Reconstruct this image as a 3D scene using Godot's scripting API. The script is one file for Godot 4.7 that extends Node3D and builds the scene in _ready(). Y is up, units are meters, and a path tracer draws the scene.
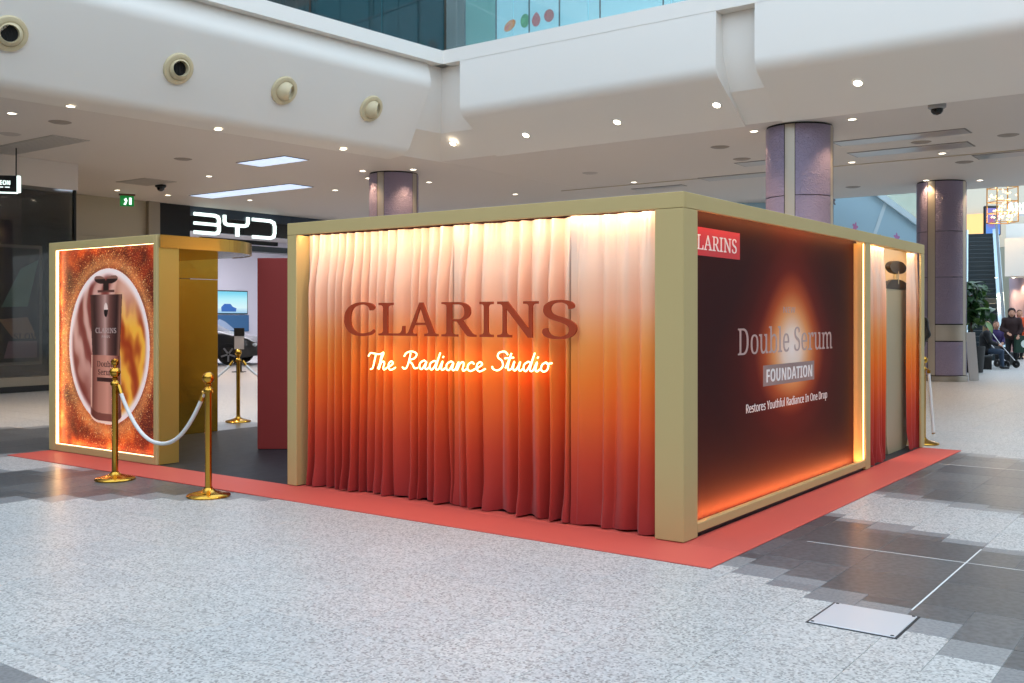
extends Node3D
# A cosmetics pop-up booth in the atrium of a shopping mall.
# World: the booth's near bottom corner is the origin, its front runs along -x, its right side along -z.

const SERIF := "Droid Serif"
const SANS := "Droid Sans"
var names := {}
var mats := {}
var shared := {}
var rng := RandomNumberGenerator.new()


# ---------------------------------------------------------------- geometry
class Geo:
	var v := PackedVector3Array()
	var n := PackedVector3Array()
	var t := PackedVector2Array()

	func tri(a: Vector3, b: Vector3, c: Vector3, na: Vector3, nb: Vector3, nc: Vector3, ta := Vector2(), tb := Vector2(), tc := Vector2()) -> void:
		if (a - c).cross(a - b).dot(na + nb + nc) < 0.0:
			v.append_array([a, c, b]); n.append_array([na, nc, nb]); t.append_array([ta, tc, tb])
		else:
			v.append_array([a, b, c]); n.append_array([na, nb, nc]); t.append_array([ta, tb, tc])

	func quad(a: Vector3, b: Vector3, c: Vector3, d: Vector3, out: Vector3, uv := [Vector2(0, 0), Vector2(1, 0), Vector2(1, 1), Vector2(0, 1)]) -> void:
		var m := (b - a).cross(c - a)
		if m.length() < 1e-12:
			m = (c - a).cross(d - a)
		m = m.normalized()
		if m.dot(out) < 0.0:
			m = -m
		tri(a, b, c, m, m, m, uv[0], uv[1], uv[2])
		tri(a, c, d, m, m, m, uv[0], uv[2], uv[3])

	func flat(a: Vector3, b: Vector3, c: Vector3, out: Vector3) -> void:
		var m := (b - a).cross(c - a).normalized()
		if m.dot(out) < 0.0:
			m = -m
		tri(a, b, c, m, m, m)

	# a box with chamfered edges
	func box(lo: Vector3, hi: Vector3, e := 0.0, xf := Transform3D()) -> Geo:
		var c := (lo + hi) * 0.5
		var h := (hi - lo) * 0.5
		e = minf(e, minf(h.x, minf(h.y, h.z)) * 0.9)
		var f := func(sx, sy, sz, ax): # corner point pushed to the face of axis ax
			var p := Vector3(sx * (h.x - e), sy * (h.y - e), sz * (h.z - e))
			p[ax] = (h[ax]) * [sx, sy, sz][ax]
			return p
		var o := xf * c
		var put := func(a, b, cc, d):
			var A: Vector3 = xf * (c + a)
			var B: Vector3 = xf * (c + b)
			var C: Vector3 = xf * (c + cc)
			var D: Vector3 = xf * (c + d)
			quad(A, B, C, D, (A + B + C + D) * 0.25 - o)
		for ax in 3:
			var u := (ax + 1) % 3
			var w := (ax + 2) % 3
			for s in [-1, 1]:
				var q := []
				for k in [[-1, -1], [1, -1], [1, 1], [-1, 1]]:
					var g := [0, 0, 0]
					g[ax] = s; g[u] = k[0]; g[w] = k[1]
					q.append(f.call(g[0], g[1], g[2], ax))
				put.call(q[0], q[1], q[2], q[3])
		if e > 0.0:
			for ax in 3: # edges parallel to ax
				var u := (ax + 1) % 3
				var w := (ax + 2) % 3
				for su in [-1, 1]:
					for sw in [-1, 1]:
						var g0 := [0, 0, 0]
						g0[ax] = -1; g0[u] = su; g0[w] = sw
						var g1 := g0.duplicate()
						g1[ax] = 1
						put.call(f.call(g0[0], g0[1], g0[2], u), f.call(g1[0], g1[1], g1[2], u), f.call(g1[0], g1[1], g1[2], w), f.call(g0[0], g0[1], g0[2], w))
			for sx in [-1, 1]:
				for sy in [-1, 1]:
					for sz in [-1, 1]:
						var A: Vector3 = xf * (c + f.call(sx, sy, sz, 0))
						var B: Vector3 = xf * (c + f.call(sx, sy, sz, 1))
						var C: Vector3 = xf * (c + f.call(sx, sy, sz, 2))
						flat(A, B, C, A + B + C - o * 3.0)
		return self

	# a smooth surface through rows of points; out decides nothing, flip turns it over
	func sheet(rows: Array, flip := false, closed := false, uvs := true) -> Geo:
		var R := rows.size()
		var C: int = rows[0].size()
		var nn := []
		for i in R:
			var line := PackedVector3Array()
			line.resize(C)
			var up: PackedVector3Array = rows[maxi(i - 1, 0)]
			var dn: PackedVector3Array = rows[mini(i + 1, R - 1)]
			var me: PackedVector3Array = rows[i]
			for j in C:
				var jl := j - 1 if j > 0 else (C - 2 if closed else 0)
				var jr := j + 1 if j < C - 1 else (1 if closed else C - 1)
				var m := (me[jr] - me[jl]).cross(dn[j] - up[j])
				if m.length_squared() < 1e-18:
					m = Vector3.UP
				line[j] = (-m if flip else m).normalized()
			nn.append(line)
		for i in R - 1:
			for j in C - 1:
				var u0 := float(j) / (C - 1)
				var u1 := float(j + 1) / (C - 1)
				var w0 := float(i) / (R - 1)
				var w1 := float(i + 1) / (R - 1)
				var a: Vector3 = rows[i][j]
				var b: Vector3 = rows[i][j + 1]
				var c: Vector3 = rows[i + 1][j + 1]
				var d: Vector3 = rows[i + 1][j]
				tri(a, b, c, nn[i][j], nn[i][j + 1], nn[i + 1][j + 1], Vector2(u0, w0), Vector2(u1, w0), Vector2(u1, w1))
				tri(a, c, d, nn[i][j], nn[i + 1][j + 1], nn[i + 1][j], Vector2(u0, w0), Vector2(u1, w1), Vector2(u0, w1))
		return self

	# a profile of (radius, height) turned round the y axis from angle a0 to a1
	func lathe(profile: Array, segs := 24, at := Vector3.ZERO, a0 := 0.0, a1 := TAU, xf := Transform3D()) -> Geo:
		var k := profile.size()
		var sn := []
		for i in k - 1:
			var d: Vector2 = profile[i + 1] - profile[i]
			sn.append(Vector2(d.y, -d.x).normalized())
		for i in k - 1:
			var n0: Vector2 = sn[i]
			var n1: Vector2 = sn[i]
			if i > 0 and sn[i - 1].dot(sn[i]) > 0.72:
				n0 = (sn[i - 1] + sn[i]).normalized()
			if i < k - 2 and sn[i + 1].dot(sn[i]) > 0.72:
				n1 = (sn[i + 1] + sn[i]).normalized()
			var p: Vector2 = profile[i]
			var q: Vector2 = profile[i + 1]
			for s in segs:
				var x0 := a0 + (a1 - a0) * s / segs
				var x1 := a0 + (a1 - a0) * (s + 1) / segs
				var e0 := Vector3(cos(x0), 0, -sin(x0))
				var e1 := Vector3(cos(x1), 0, -sin(x1))
				var A := xf * (at + e0 * p.x + Vector3.UP * p.y)
				var B := xf * (at + e1 * p.x + Vector3.UP * p.y)
				var C := xf * (at + e1 * q.x + Vector3.UP * q.y)
				var D := xf * (at + e0 * q.x + Vector3.UP * q.y)
				var bs := xf.basis
				var NA := (bs * (e0 * n0.x + Vector3.UP * n0.y)).normalized()
				var NB := (bs * (e1 * n0.x + Vector3.UP * n0.y)).normalized()
				var NC := (bs * (e1 * n1.x + Vector3.UP * n1.y)).normalized()
				var ND := (bs * (e0 * n1.x + Vector3.UP * n1.y)).normalized()
				var u0 := float(s) / segs
				var u1 := float(s + 1) / segs
				if q.x > 1e-6:
					tri(A, C, D, NA, NC, ND, Vector2(u0, p.y), Vector2(u1, q.y), Vector2(u0, q.y))
				if p.x > 1e-6:
					tri(A, B, C, NA, NB, NC, Vector2(u0, p.y), Vector2(u1, p.y), Vector2(u1, q.y))
		return self

	# a round tube along points, r one radius or one per point
	func tube(path: PackedVector3Array, r, segs := 8, caps := true) -> Geo:
		var k := path.size()
		var rows := []
		var ref := Vector3.UP
		var prev := Vector3.ZERO
		for i in k:
			var d := (path[mini(i + 1, k - 1)] - path[maxi(i - 1, 0)]).normalized()
			if prev == Vector3.ZERO:
				ref = Vector3.UP if absf(d.y) < 0.9 else Vector3.RIGHT
				prev = ref.cross(d).normalized()
			var side := (prev - d * prev.dot(d)).normalized()
			prev = side
			var up := d.cross(side)
			var rad: float = r[i] if r is Array else r
			var line := PackedVector3Array()
			for s in segs + 1:
				var a := TAU * s / segs
				line.append(path[i] + (side * cos(a) + up * sin(a)) * rad)
			rows.append(line)
		for i in k - 1:
			for s in segs:
				var a: Vector3 = rows[i][s]
				var b: Vector3 = rows[i][s + 1]
				var c: Vector3 = rows[i + 1][s + 1]
				var d: Vector3 = rows[i + 1][s]
				tri(a, b, c, (a - path[i]).normalized(), (b - path[i]).normalized(), (c - path[i + 1]).normalized())
				tri(a, c, d, (a - path[i]).normalized(), (c - path[i + 1]).normalized(), (d - path[i + 1]).normalized())
		if caps:
			for e in [[0, 1], [k - 1, k - 2]]:
				var out: Vector3 = path[e[0]] - path[e[1]]
				for s in segs:
					flat(path[e[0]], rows[e[0]][s], rows[e[0]][s + 1], out)
		return self

	# a flat outline in the local xy plane, from z = d0 to z = d1
	func extrude(poly: PackedVector2Array, d0: float, d1: float, xf := Transform3D()) -> Geo:
		var idx := Geometry2D.triangulate_polygon(poly)
		for i in range(0, idx.size(), 3):
			var a := poly[idx[i]]
			var b := poly[idx[i + 1]]
			var c := poly[idx[i + 2]]
			flat(xf * Vector3(a.x, a.y, d1), xf * Vector3(b.x, b.y, d1), xf * Vector3(c.x, c.y, d1), xf.basis * Vector3(0, 0, 1))
			flat(xf * Vector3(a.x, a.y, d0), xf * Vector3(b.x, b.y, d0), xf * Vector3(c.x, c.y, d0), xf.basis * Vector3(0, 0, -1))
		var cw := Geometry2D.is_polygon_clockwise(poly)
		for i in poly.size():
			var a := poly[i]
			var b := poly[(i + 1) % poly.size()]
			var d := b - a
			var o := Vector3(d.y, -d.x, 0) * (-1.0 if cw else 1.0)
			quad(xf * Vector3(a.x, a.y, d0), xf * Vector3(b.x, b.y, d0), xf * Vector3(b.x, b.y, d1), xf * Vector3(a.x, a.y, d1), xf.basis * o)
		return self

	func mesh() -> ArrayMesh:
		var m := ArrayMesh.new()
		var a := []
		a.resize(Mesh.ARRAY_MAX)
		a[Mesh.ARRAY_VERTEX] = v
		a[Mesh.ARRAY_NORMAL] = n
		a[Mesh.ARRAY_TEX_UV] = t
		m.add_surface_from_arrays(Mesh.PRIMITIVE_TRIANGLES, a)
		return m


func V(x: float, y: float, z: float) -> Vector3:
	return Vector3(x, y, z)


func spline(pts: Array, per := 6) -> PackedVector3Array:
	var out := PackedVector3Array()
	for i in pts.size() - 1:
		var p0: Vector3 = pts[maxi(i - 1, 0)]
		var p1: Vector3 = pts[i]
		var p2: Vector3 = pts[i + 1]
		var p3: Vector3 = pts[mini(i + 2, pts.size() - 1)]
		for k in per:
			out.append(p1.cubic_interpolate(p2, p0, p3, float(k) / per))
	out.append(pts[-1])
	return out


# ---------------------------------------------------------------- nodes
func numbered(called: String) -> String:
	var k: int = names.get(called, 0)
	names[called] = k + 1
	return called if k == 0 else "%s_%03d" % [called, k]


func thing(called: String, label: String, category: String, at := Vector3.ZERO, turn := 0.0, group := "") -> Node3D:
	var o := Node3D.new()
	o.name = numbered(called)
	add_child(o)
	o.position = at
	o.rotation.y = turn
	return tag(o, label, category, group)


func tag(o: Node3D, label: String, category: String, group := "") -> Node3D:
	o.set_meta("label", label)
	o.set_meta("category", category)
	if group:
		o.set_meta("group", group)
	return o


func part(parent: Node3D, called: String, m, mat: Material, label := "", at := Vector3.ZERO) -> MeshInstance3D:
	var o := MeshInstance3D.new()
	o.name = called
	o.mesh = m.mesh() if m is Geo else m
	o.material_override = mat
	parent.add_child(o, true)
	o.position = at
	if label:
		o.set_meta("label", label)
	return o


func single(called: String, m, mat: Material, label: String, category: String, group := "", at := Vector3.ZERO) -> MeshInstance3D:
	var o := part(self, numbered(called), m, mat, "", at)
	tag(o, label, category, group)
	return o


func structure(called: String, m, mat: Material) -> MeshInstance3D:
	var o := part(self, called, m, mat)
	o.set_meta("kind", "structure")
	return o


func copy(o: Node3D, at: Vector3, turn: float, label: String) -> Node3D:
	var c: Node3D = o.duplicate()
	c.name = numbered(str(o.name))
	add_child(c)
	c.position = at
	c.rotation.y = turn
	c.set_meta("label", label)
	return c


func text(parent: Node3D, called: String, s: String, font: String, lo: Vector2, hi: Vector2, depth: float, xf: Transform3D, mat: Material, weight := 400) -> MeshInstance3D:
	var f := SystemFont.new()
	f.font_names = PackedStringArray([font])
	f.font_weight = weight
	var tm := TextMesh.new()
	tm.text = s
	tm.font = f
	tm.font_size = 64
	tm.pixel_size = 0.01
	tm.depth = 1.0
	tm.curve_step = 1.0
	var b := tm.get_aabb()
	var sx := (hi.x - lo.x) / b.size.x
	var sy := (hi.y - lo.y) / b.size.y
	var o := part(parent, called, tm, mat)
	var c := b.get_center()
	var local := Transform3D(Basis().scaled(Vector3(sx, sy, depth)), Vector3((lo.x + hi.x) * 0.5 - c.x * sx, (lo.y + hi.y) * 0.5 - c.y * sy, depth * 0.5))
	o.transform = xf * local
	return o


# ---------------------------------------------------------------- materials
func M(called: String, c: Color, rough := 0.6, metal := 0.0) -> StandardMaterial3D:
	if mats.has(called):
		return mats[called]
	var m := StandardMaterial3D.new()
	m.resource_name = called
	m.albedo_color = c
	m.roughness = rough
	m.metallic = metal
	mats[called] = m
	return m


func glow(called: String, c: Color, energy: float) -> StandardMaterial3D:
	var m := M(called, c, 0.5)
	m.emission_enabled = true
	m.emission = c
	m.emission_energy_multiplier = energy
	return m


func pane(called: String, c: Color) -> StandardMaterial3D:
	var m := M(called, c, 0.03)
	m.transparency = BaseMaterial3D.TRANSPARENCY_ALPHA
	return m


func noise_tex(type: int, freq: float, ramp: Array, size := 512, sd := 1, cell := -1) -> NoiseTexture2D:
	var f := FastNoiseLite.new()
	f.noise_type = type
	f.frequency = freq
	f.seed = sd
	if cell >= 0:
		f.cellular_return_type = cell
	f.fractal_type = FastNoiseLite.FRACTAL_NONE if cell >= 0 else FastNoiseLite.FRACTAL_FBM
	var g := Gradient.new()
	var off := PackedFloat32Array()
	var col := PackedColorArray()
	for r in ramp:
		off.append(r[0]); col.append(r[1])
	g.offsets = off
	g.colors = col
	var t := NoiseTexture2D.new()
	t.noise = f
	t.width = size
	t.height = size
	t.seamless = true
	t.color_ramp = g
	return t


func triplanar(m: StandardMaterial3D, scale: float, world := true) -> StandardMaterial3D:
	m.uv1_triplanar = true
	m.uv1_world_triplanar = world
	m.uv1_scale = Vector3.ONE * scale
	return m


func gray(x: float) -> Color:
	return Color(x, x, x)


func spot(at: Vector3, energy: float, angle: float, c: Color, aim := Vector3.DOWN) -> void:
	var l := SpotLight3D.new()
	l.name = "downlight_beam"
	add_child(l, true)
	l.position = at
	l.basis = Basis.looking_at(aim, Vector3.FORWARD if absf(aim.y) > 0.9 else Vector3.UP)
	l.light_energy = energy
	l.light_color = c
	l.spot_angle = angle
	l.spot_angle_attenuation = 0.6
	l.spot_range = 40.0
	l.spot_attenuation = 2.0
	l.light_size = 0.06
	l.shadow_enabled = true


func area(at: Vector3, size: Vector2, energy: float, c: Color, aim: Vector3, up := Vector3.UP) -> void:
	var l := AreaLight3D.new()
	l.name = "led_light"
	add_child(l, true)
	l.position = at
	l.basis = Basis.looking_at(aim, up)
	l.area_size = size
	l.light_energy = energy
	l.light_color = c
	l.area_range = 40.0
	l.area_attenuation = 2.0
	l.shadow_enabled = true


func omni(at: Vector3, energy: float, c: Color, size := 0.05) -> void:
	var l := OmniLight3D.new()
	l.name = "lamp_light"
	add_child(l, true)
	l.position = at
	l.light_energy = energy
	l.light_color = c
	l.light_size = size
	l.omni_range = 40.0
	l.omni_attenuation = 2.0
	l.shadow_enabled = true


# ================================================================ the scene
func _ready() -> void:
	rng.seed = 7
	camera_and_sky()
	make_materials()
	shell()
	floor_tiles()
	bulkheads()
	upper_level()
	ceiling_fittings()
	columns()
	booth()
	curtains()
	signs()
	light_box()
	entrance()
	doorway()
	stanchions()
	left_shops()
	far_right()
	people()


func camera_and_sky() -> void:
	var cam := Camera3D.new()
	cam.name = "camera"
	add_child(cam)
	cam.position = V(2.987, 1.5, 5.976)
	cam.rotation_degrees = V(0, 36.3, 0)
	cam.projection = Camera3D.PROJECTION_FRUSTUM
	cam.near = 0.1
	cam.far = 300.0
	cam.size = 0.1 * 683.0 / 1000.0
	cam.frustum_offset = Vector2(0, -0.1 * 24.5 / 1000.0)
	cam.current = true
	var e := Environment.new()
	e.background_mode = Environment.BG_SKY
	var sky := Sky.new()
	var sm := ProceduralSkyMaterial.new()
	sm.sky_top_color = Color(0.845, 0.925, 1.0)
	sm.sky_horizon_color = Color(0.89, 0.94, 1.0)
	sm.ground_bottom_color = Color(0.5, 0.5, 0.5)
	sm.ground_horizon_color = Color(0.6, 0.6, 0.6)
	sm.sky_energy_multiplier = 1.47
	sky.sky_material = sm
	e.sky = sky
	e.tonemap_mode = Environment.TONE_MAPPER_LINEAR
	e.tonemap_exposure = 1.0
	e.sdfgi_enabled = true
	e.ssao_enabled = true
	e.ssil_enabled = true
	var w := WorldEnvironment.new()
	w.name = "surroundings"
	w.environment = e
	add_child(w)


func make_materials() -> void:
	var grain := noise_tex(FastNoiseLite.TYPE_CELLULAR, 0.16, [[0.0, gray(0.62)], [0.14, gray(0.74)], [0.3, gray(0.86)], [0.6, gray(0.94)], [1.0, gray(1.0)]], 512, 3, FastNoiseLite.RETURN_CELL_VALUE)
	var fine := noise_tex(FastNoiseLite.TYPE_SIMPLEX, 0.05, [[0.0, gray(0.78)], [0.5, gray(0.92)], [1.0, gray(1.0)]], 512, 9)
	var slate := noise_tex(FastNoiseLite.TYPE_SIMPLEX, 0.03, [[0.0, gray(0.70)], [0.5, gray(0.88)], [1.0, gray(1.0)]], 512, 5)
	for k in 4:
		var l := M("light_granite_%d" % k, [Color(0.80, 0.79, 0.775), Color(0.815, 0.805, 0.79), Color(0.79, 0.785, 0.775), Color(0.81, 0.795, 0.78)][k], 0.38)
		l.albedo_texture = grain
		triplanar(l, 1.25)
		var d := M("dark_granite_%d" % k, [Color(0.39, 0.39, 0.395), Color(0.42, 0.42, 0.425), Color(0.37, 0.37, 0.38), Color(0.45, 0.45, 0.455)][k], 0.30)
		d.albedo_texture = slate
		triplanar(d, 1.1)
		var g := M("mid_granite_%d" % k, [Color(0.56, 0.56, 0.565), Color(0.59, 0.59, 0.595), Color(0.54, 0.54, 0.545), Color(0.60, 0.60, 0.60)][k], 0.34)
		g.albedo_texture = fine
		triplanar(g, 1.3)
	M("paint_white", Color(0.91, 0.89, 0.86), 0.55)
	M("paint_ceiling", Color(0.86, 0.83, 0.80), 0.6)
	M("booth_khaki", Color(0.75, 0.655, 0.44), 0.55)
	M("black", Color(0.035, 0.035, 0.04), 0.5)
	M("steel", Color(0.72, 0.72, 0.73), 0.32, 1.0)
	M("brass", Color(0.80, 0.61, 0.25), 0.16, 1.0)
	var b := M("brass_sheet", Color(0.76, 0.58, 0.22), 0.22, 1.0)
	b.roughness_texture = noise_tex(FastNoiseLite.TYPE_SIMPLEX, 0.012, [[0.0, gray(0.7)], [1.0, gray(1.0)]], 256, 21)
	triplanar(b, 0.6)
	b.heightmap_enabled = true
	b.heightmap_texture = noise_tex(FastNoiseLite.TYPE_SIMPLEX, 0.006, [[0.0, gray(0.0)], [1.0, gray(1.0)]], 256, 22)
	b.heightmap_scale = 0.25
	M("red_carpet", Color(0.80, 0.335, 0.285), 0.55)
	M("red_wall", Color(0.53, 0.135, 0.11), 0.6)
	glow("led_warm", Color(1.0, 0.87, 0.66), 6.0)
	glow("downlight_glow", Color(1.0, 0.95, 0.86), 9.0)
	glow("panel_glow", Color(0.80, 0.88, 1.0), 0.9)
	glow("sign_white", Color(0.92, 1.0, 0.98), 1.6)


# ---------------------------------------------------------------- room shell
func shell() -> void:
	var ceil_m: Material = mats.paint_ceiling
	var wall_m: Material = mats.paint_white
	var g := Geo.new().box(V(-34, -0.3, -60), V(20, -0.004, 20))
	structure("floor", g, mats.light_granite_0)
	# the slab between the ceiling and the storey above, round the two open wells
	g = Geo.new()
	var lift := Transform3D(Basis(V(1, 0, 0), V(0, 0, -1), V(0, 1, 0)), Vector3.ZERO)
	g.extrude(PackedVector2Array([Vector2(-34, 21), Vector2(-10.4, 21), Vector2(-10.4, 9.72), Vector2(-12.19, -13), Vector2(-12.19, -20), Vector2(-34, -20)]), 4.7, 6.3, lift)
	g.box(V(-10.39, 4.7, -21), V(20, 6.3, -9.7))
	g.box(V(-12.18, 4.7, 13), V(20, 6.3, 20))
	g.box(V(11, 4.7, -9.7), V(20, 6.3, 13))
	g.box(V(-34, 4.7, -60), V(-16, 6.3, -21))
	structure("ceiling", g, ceil_m)
	structure("wall_left", Geo.new().box(V(-34.3, -0.3, -60), V(-34, 6.3, 20)), wall_m)
	structure("wall_front", Geo.new().box(V(-34, -0.3, 20), V(20, 6.3, 20.3)), wall_m)
	structure("wall_right", Geo.new().box(V(20, -0.3, -60), V(20.3, 8, 20)), wall_m)
	structure("wall_back", Geo.new().box(V(-34, -0.3, -60.3), V(20, 11, -60)), M("far_wall", Color(0.70, 0.70, 0.64), 0.6))
	# walls of the upper storey, set back behind the galleries; heights shaped to steer the skylight
	g = Geo.new()
	g.box(V(-14.3, 6.3, -14), V(-14, 17, 16))
	g.box(V(-14.3, 6.3, -14.3), V(15, 17, -14))
	g.box(V(15, 6.3, -14), V(15.3, 10, 16))
	g.box(V(-14.3, 6.3, 16), V(15.3, 8, 16.3))  # this and the wall above, both unseen, kept low to add frontal skylight
	structure("wall_upper", g, M("upper_wall", Color(0.80, 0.77, 0.72), 0.6))
	g = Geo.new()
	g.box(V(-18.3, 6.3, -60), V(-18, 11, -18))
	g.box(V(-18, 6.3, -18.3), V(20, 11, -18))
	structure("wall_upper_far", g, M("upper_wall", Color(0.80, 0.77, 0.72), 0.6))


func ring_kind(x: float, z: float) -> int:
	var r := Vector2(x + 1.25, z - 5.03).length()
	if r < 1.15: return 1
	if r < 1.30: return 2
	if r < 4.97: return 0
	if r < 5.20: return 2
	if r < 6.70: return 1
	if r < 6.88: return 2
	if r < 7.90: return 0
	if r < 8.08: return 2
	if r < 10.85: return 1
	if r < 11.05: return 2
	return 0


func floor_tiles() -> void:
	var fl: Node3D = get_node("floor")
	var gx := 0.0055
	var gz := -0.5825
	var tw := 0.534
	var th := 0.53
	var pieces := []
	for i in range(-26, 12):
		for j in range(-30, 14):
			var x0 := gx + i * tw
			var z0 := gz + j * th
			if x0 > -7.7 and x0 + tw < 0.40 and z0 + th < 0.46 and z0 > -6.0:
				continue
			var kinds := []
			for r in 4:
				for c in 2:
					kinds.append(ring_kind(x0 + (c + 0.5) * tw / 2, z0 + (r + 0.5) * th / 4))
			var same := true
			for k in kinds:
				same = same and k == kinds[0]
			if same:
				pieces.append([x0, z0, tw, th, kinds[0]])
				continue
			for c in 2:
				var r := 0
				while r < 4:
					var e := r
					while e + 1 < 4 and kinds[(e + 1) * 2 + c] == kinds[r * 2 + c]:
						e += 1
					pieces.append([x0 + c * tw / 2, z0 + r * th / 4, tw / 2, (e - r + 1) * th / 4, kinds[r * 2 + c]])
					r = e + 1
	var cam := Vector2(2.987, 5.976)
	var ahead := Vector2(-0.592, -0.806)
	var ranked := []
	for p in pieces:
		var c := Vector2(p[0] + p[2] * 0.5, p[1] + p[3] * 0.5) - cam
		var d := c.length()
		var side := absf(ahead.angle_to(c))
		# the tiles that the view takes in, largest first
		var score: float = p[2] * p[3] / pow(maxf(c.dot(ahead), 0.1), 3.0)
		if side > 0.52 or c.dot(ahead) < 3.9:
			score = -d
		ranked.append([score, p])
	ranked.sort_custom(func(a, b): return a[0] > b[0])
	var rest := [Geo.new(), Geo.new(), Geo.new()]
	var r2 := RandomNumberGenerator.new()
	r2.seed = 11
	for k in ranked.size():
		var p: Array = ranked[k][1]
		var called: String = ["light_granite", "dark_granite", "mid_granite"][p[4]]
		if k < 300 and ranked[k][0] > 0:
			var key := "tile %.3f %.3f" % [p[2], p[3]]
			if not shared.has(key):
				shared[key] = Geo.new().box(V(0.0012, -0.01, 0.0012), V(p[2] - 0.0012, 0.0, p[3] - 0.0012), 0.0012).mesh()
			part(fl, "tile", shared[key], mats["%s_%d" % [called, r2.randi() % 4]], "", V(p[0], 0, p[1]))
		else:
			rest[p[4]].box(V(p[0] + 0.0015, -0.006, p[1] + 0.0015), V(p[0] + p[2] - 0.0015, 0.0, p[1] + p[3] - 0.0015))
	for k in 3:
		var o := part(fl, "tile_field", rest[k], mats[["light_granite_1", "dark_granite_1", "mid_granite_1"][k]])
		o.set_meta("kind", "stuff")
	var white := M("joint_white", Color(0.86, 0.86, 0.85), 0.5)
	var g := Geo.new().box(V(0.62, -0.01, -0.587), V(5.0, 0.0012, -0.579))
	part(fl, "movement_joint", g, white)
	g = Geo.new().box(V(1.602, -0.01, -1.02), V(1.611, 0.0012, 0.64))
	part(fl, "movement_joint", g, white)
	g = Geo.new().box(V(0.45, -0.01, -4.85), V(4.0, 0.0012, -4.835))
	part(fl, "movement_joint", g, white)
	# access cover
	var t := thing("floor_access_cover", "square brushed steel access cover set in the granite floor", "floor cover", V(1.458, 0, 0.955))
	part(t, "rim", Geo.new().box(V(-0.218, 0.0, -0.212), V(0.218, 0.003, 0.212), 0.002), M("cover_rim", Color(0.25, 0.25, 0.26), 0.5, 0.6))
	part(t, "plate", Geo.new().box(V(-0.205, 0.0, -0.2), V(0.205, 0.006, 0.2), 0.002), M("cover_steel", Color(0.84, 0.84, 0.85), 0.38, 0.4))
	for a in [-1, 1]:
		for b in [-1, 1]:
			part(t, "key_hole", Geo.new().lathe([Vector2(0.009, 0), Vector2(0.009, 0.0075), Vector2(0, 0.0075)], 10), mats.black, "", V(a * 0.19, 0, b * 0.187))


# ---------------------------------------------------------------- bulkheads round the well
func round_profile(pts: Array, r: Array) -> Array:
	# rounds each inner corner of an open outline
	var out := [pts[0]]
	for i in range(1, pts.size() - 1):
		var p: Vector2 = pts[i]
		var a: Vector2 = (pts[i - 1] - p).normalized()
		var b: Vector2 = (pts[i + 1] - p).normalized()
		var q: float = r[i]
		if q <= 0.0:
			out.append(p)
			continue
		for k in 7:
			var s := k / 6.0
			out.append((p + a * q).lerp(p, s).lerp(p.lerp(p + b * q, s), s))
	out.append(pts[-1])
	return out


# a bulkhead along one edge: outline in (outward distance, height); run from a to b; out points into the well
func bulkhead(outline: Array, a: Vector3, b: Vector3, out: Vector3) -> Geo:
	var g := Geo.new()
	var k := outline.size()
	var sn := []
	for i in k - 1:
		var d: Vector2 = outline[i + 1] - outline[i]
		var m := Vector2(-d.y, d.x).normalized()
		if m.x < 0 or (absf(m.x) < 0.01 and m.y > 0 and i > k / 2):
			m = -m
		sn.append(m)
	for i in k - 1:
		var n0: Vector2 = sn[i]
		var n1: Vector2 = sn[i]
		if i > 0 and sn[i - 1].dot(sn[i]) > 0.9: n0 = (sn[i - 1] + sn[i]).normalized()
		if i < k - 2 and sn[i + 1].dot(sn[i]) > 0.9: n1 = (sn[i + 1] + sn[i]).normalized()
		var p: Vector2 = outline[i]
		var q: Vector2 = outline[i + 1]
		var P := out * p.x + Vector3.UP * p.y
		var Q := out * q.x + Vector3.UP * q.y
		var N0 := out * n0.x + Vector3.UP * n0.y
		var N1 := out * n1.x + Vector3.UP * n1.y
		g.tri(a + P, b + P, b + Q, N0, N0, N1)
		g.tri(a + P, b + Q, a + Q, N0, N1, N1)
	# closed ends
	var poly := PackedVector2Array()
	for p in outline: poly.append(p)
	var idx := Geometry2D.triangulate_polygon(poly)
	for e in [[a, a - b], [b, b - a]]:
		for i in range(0, idx.size(), 3):
			var w := []
			for s in 3:
				var p := poly[idx[i + s]]
				w.append(e[0] + out * p.x + Vector3.UP * p.y)
			g.flat(w[0], w[1], w[2], e[1])
	return g


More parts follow.
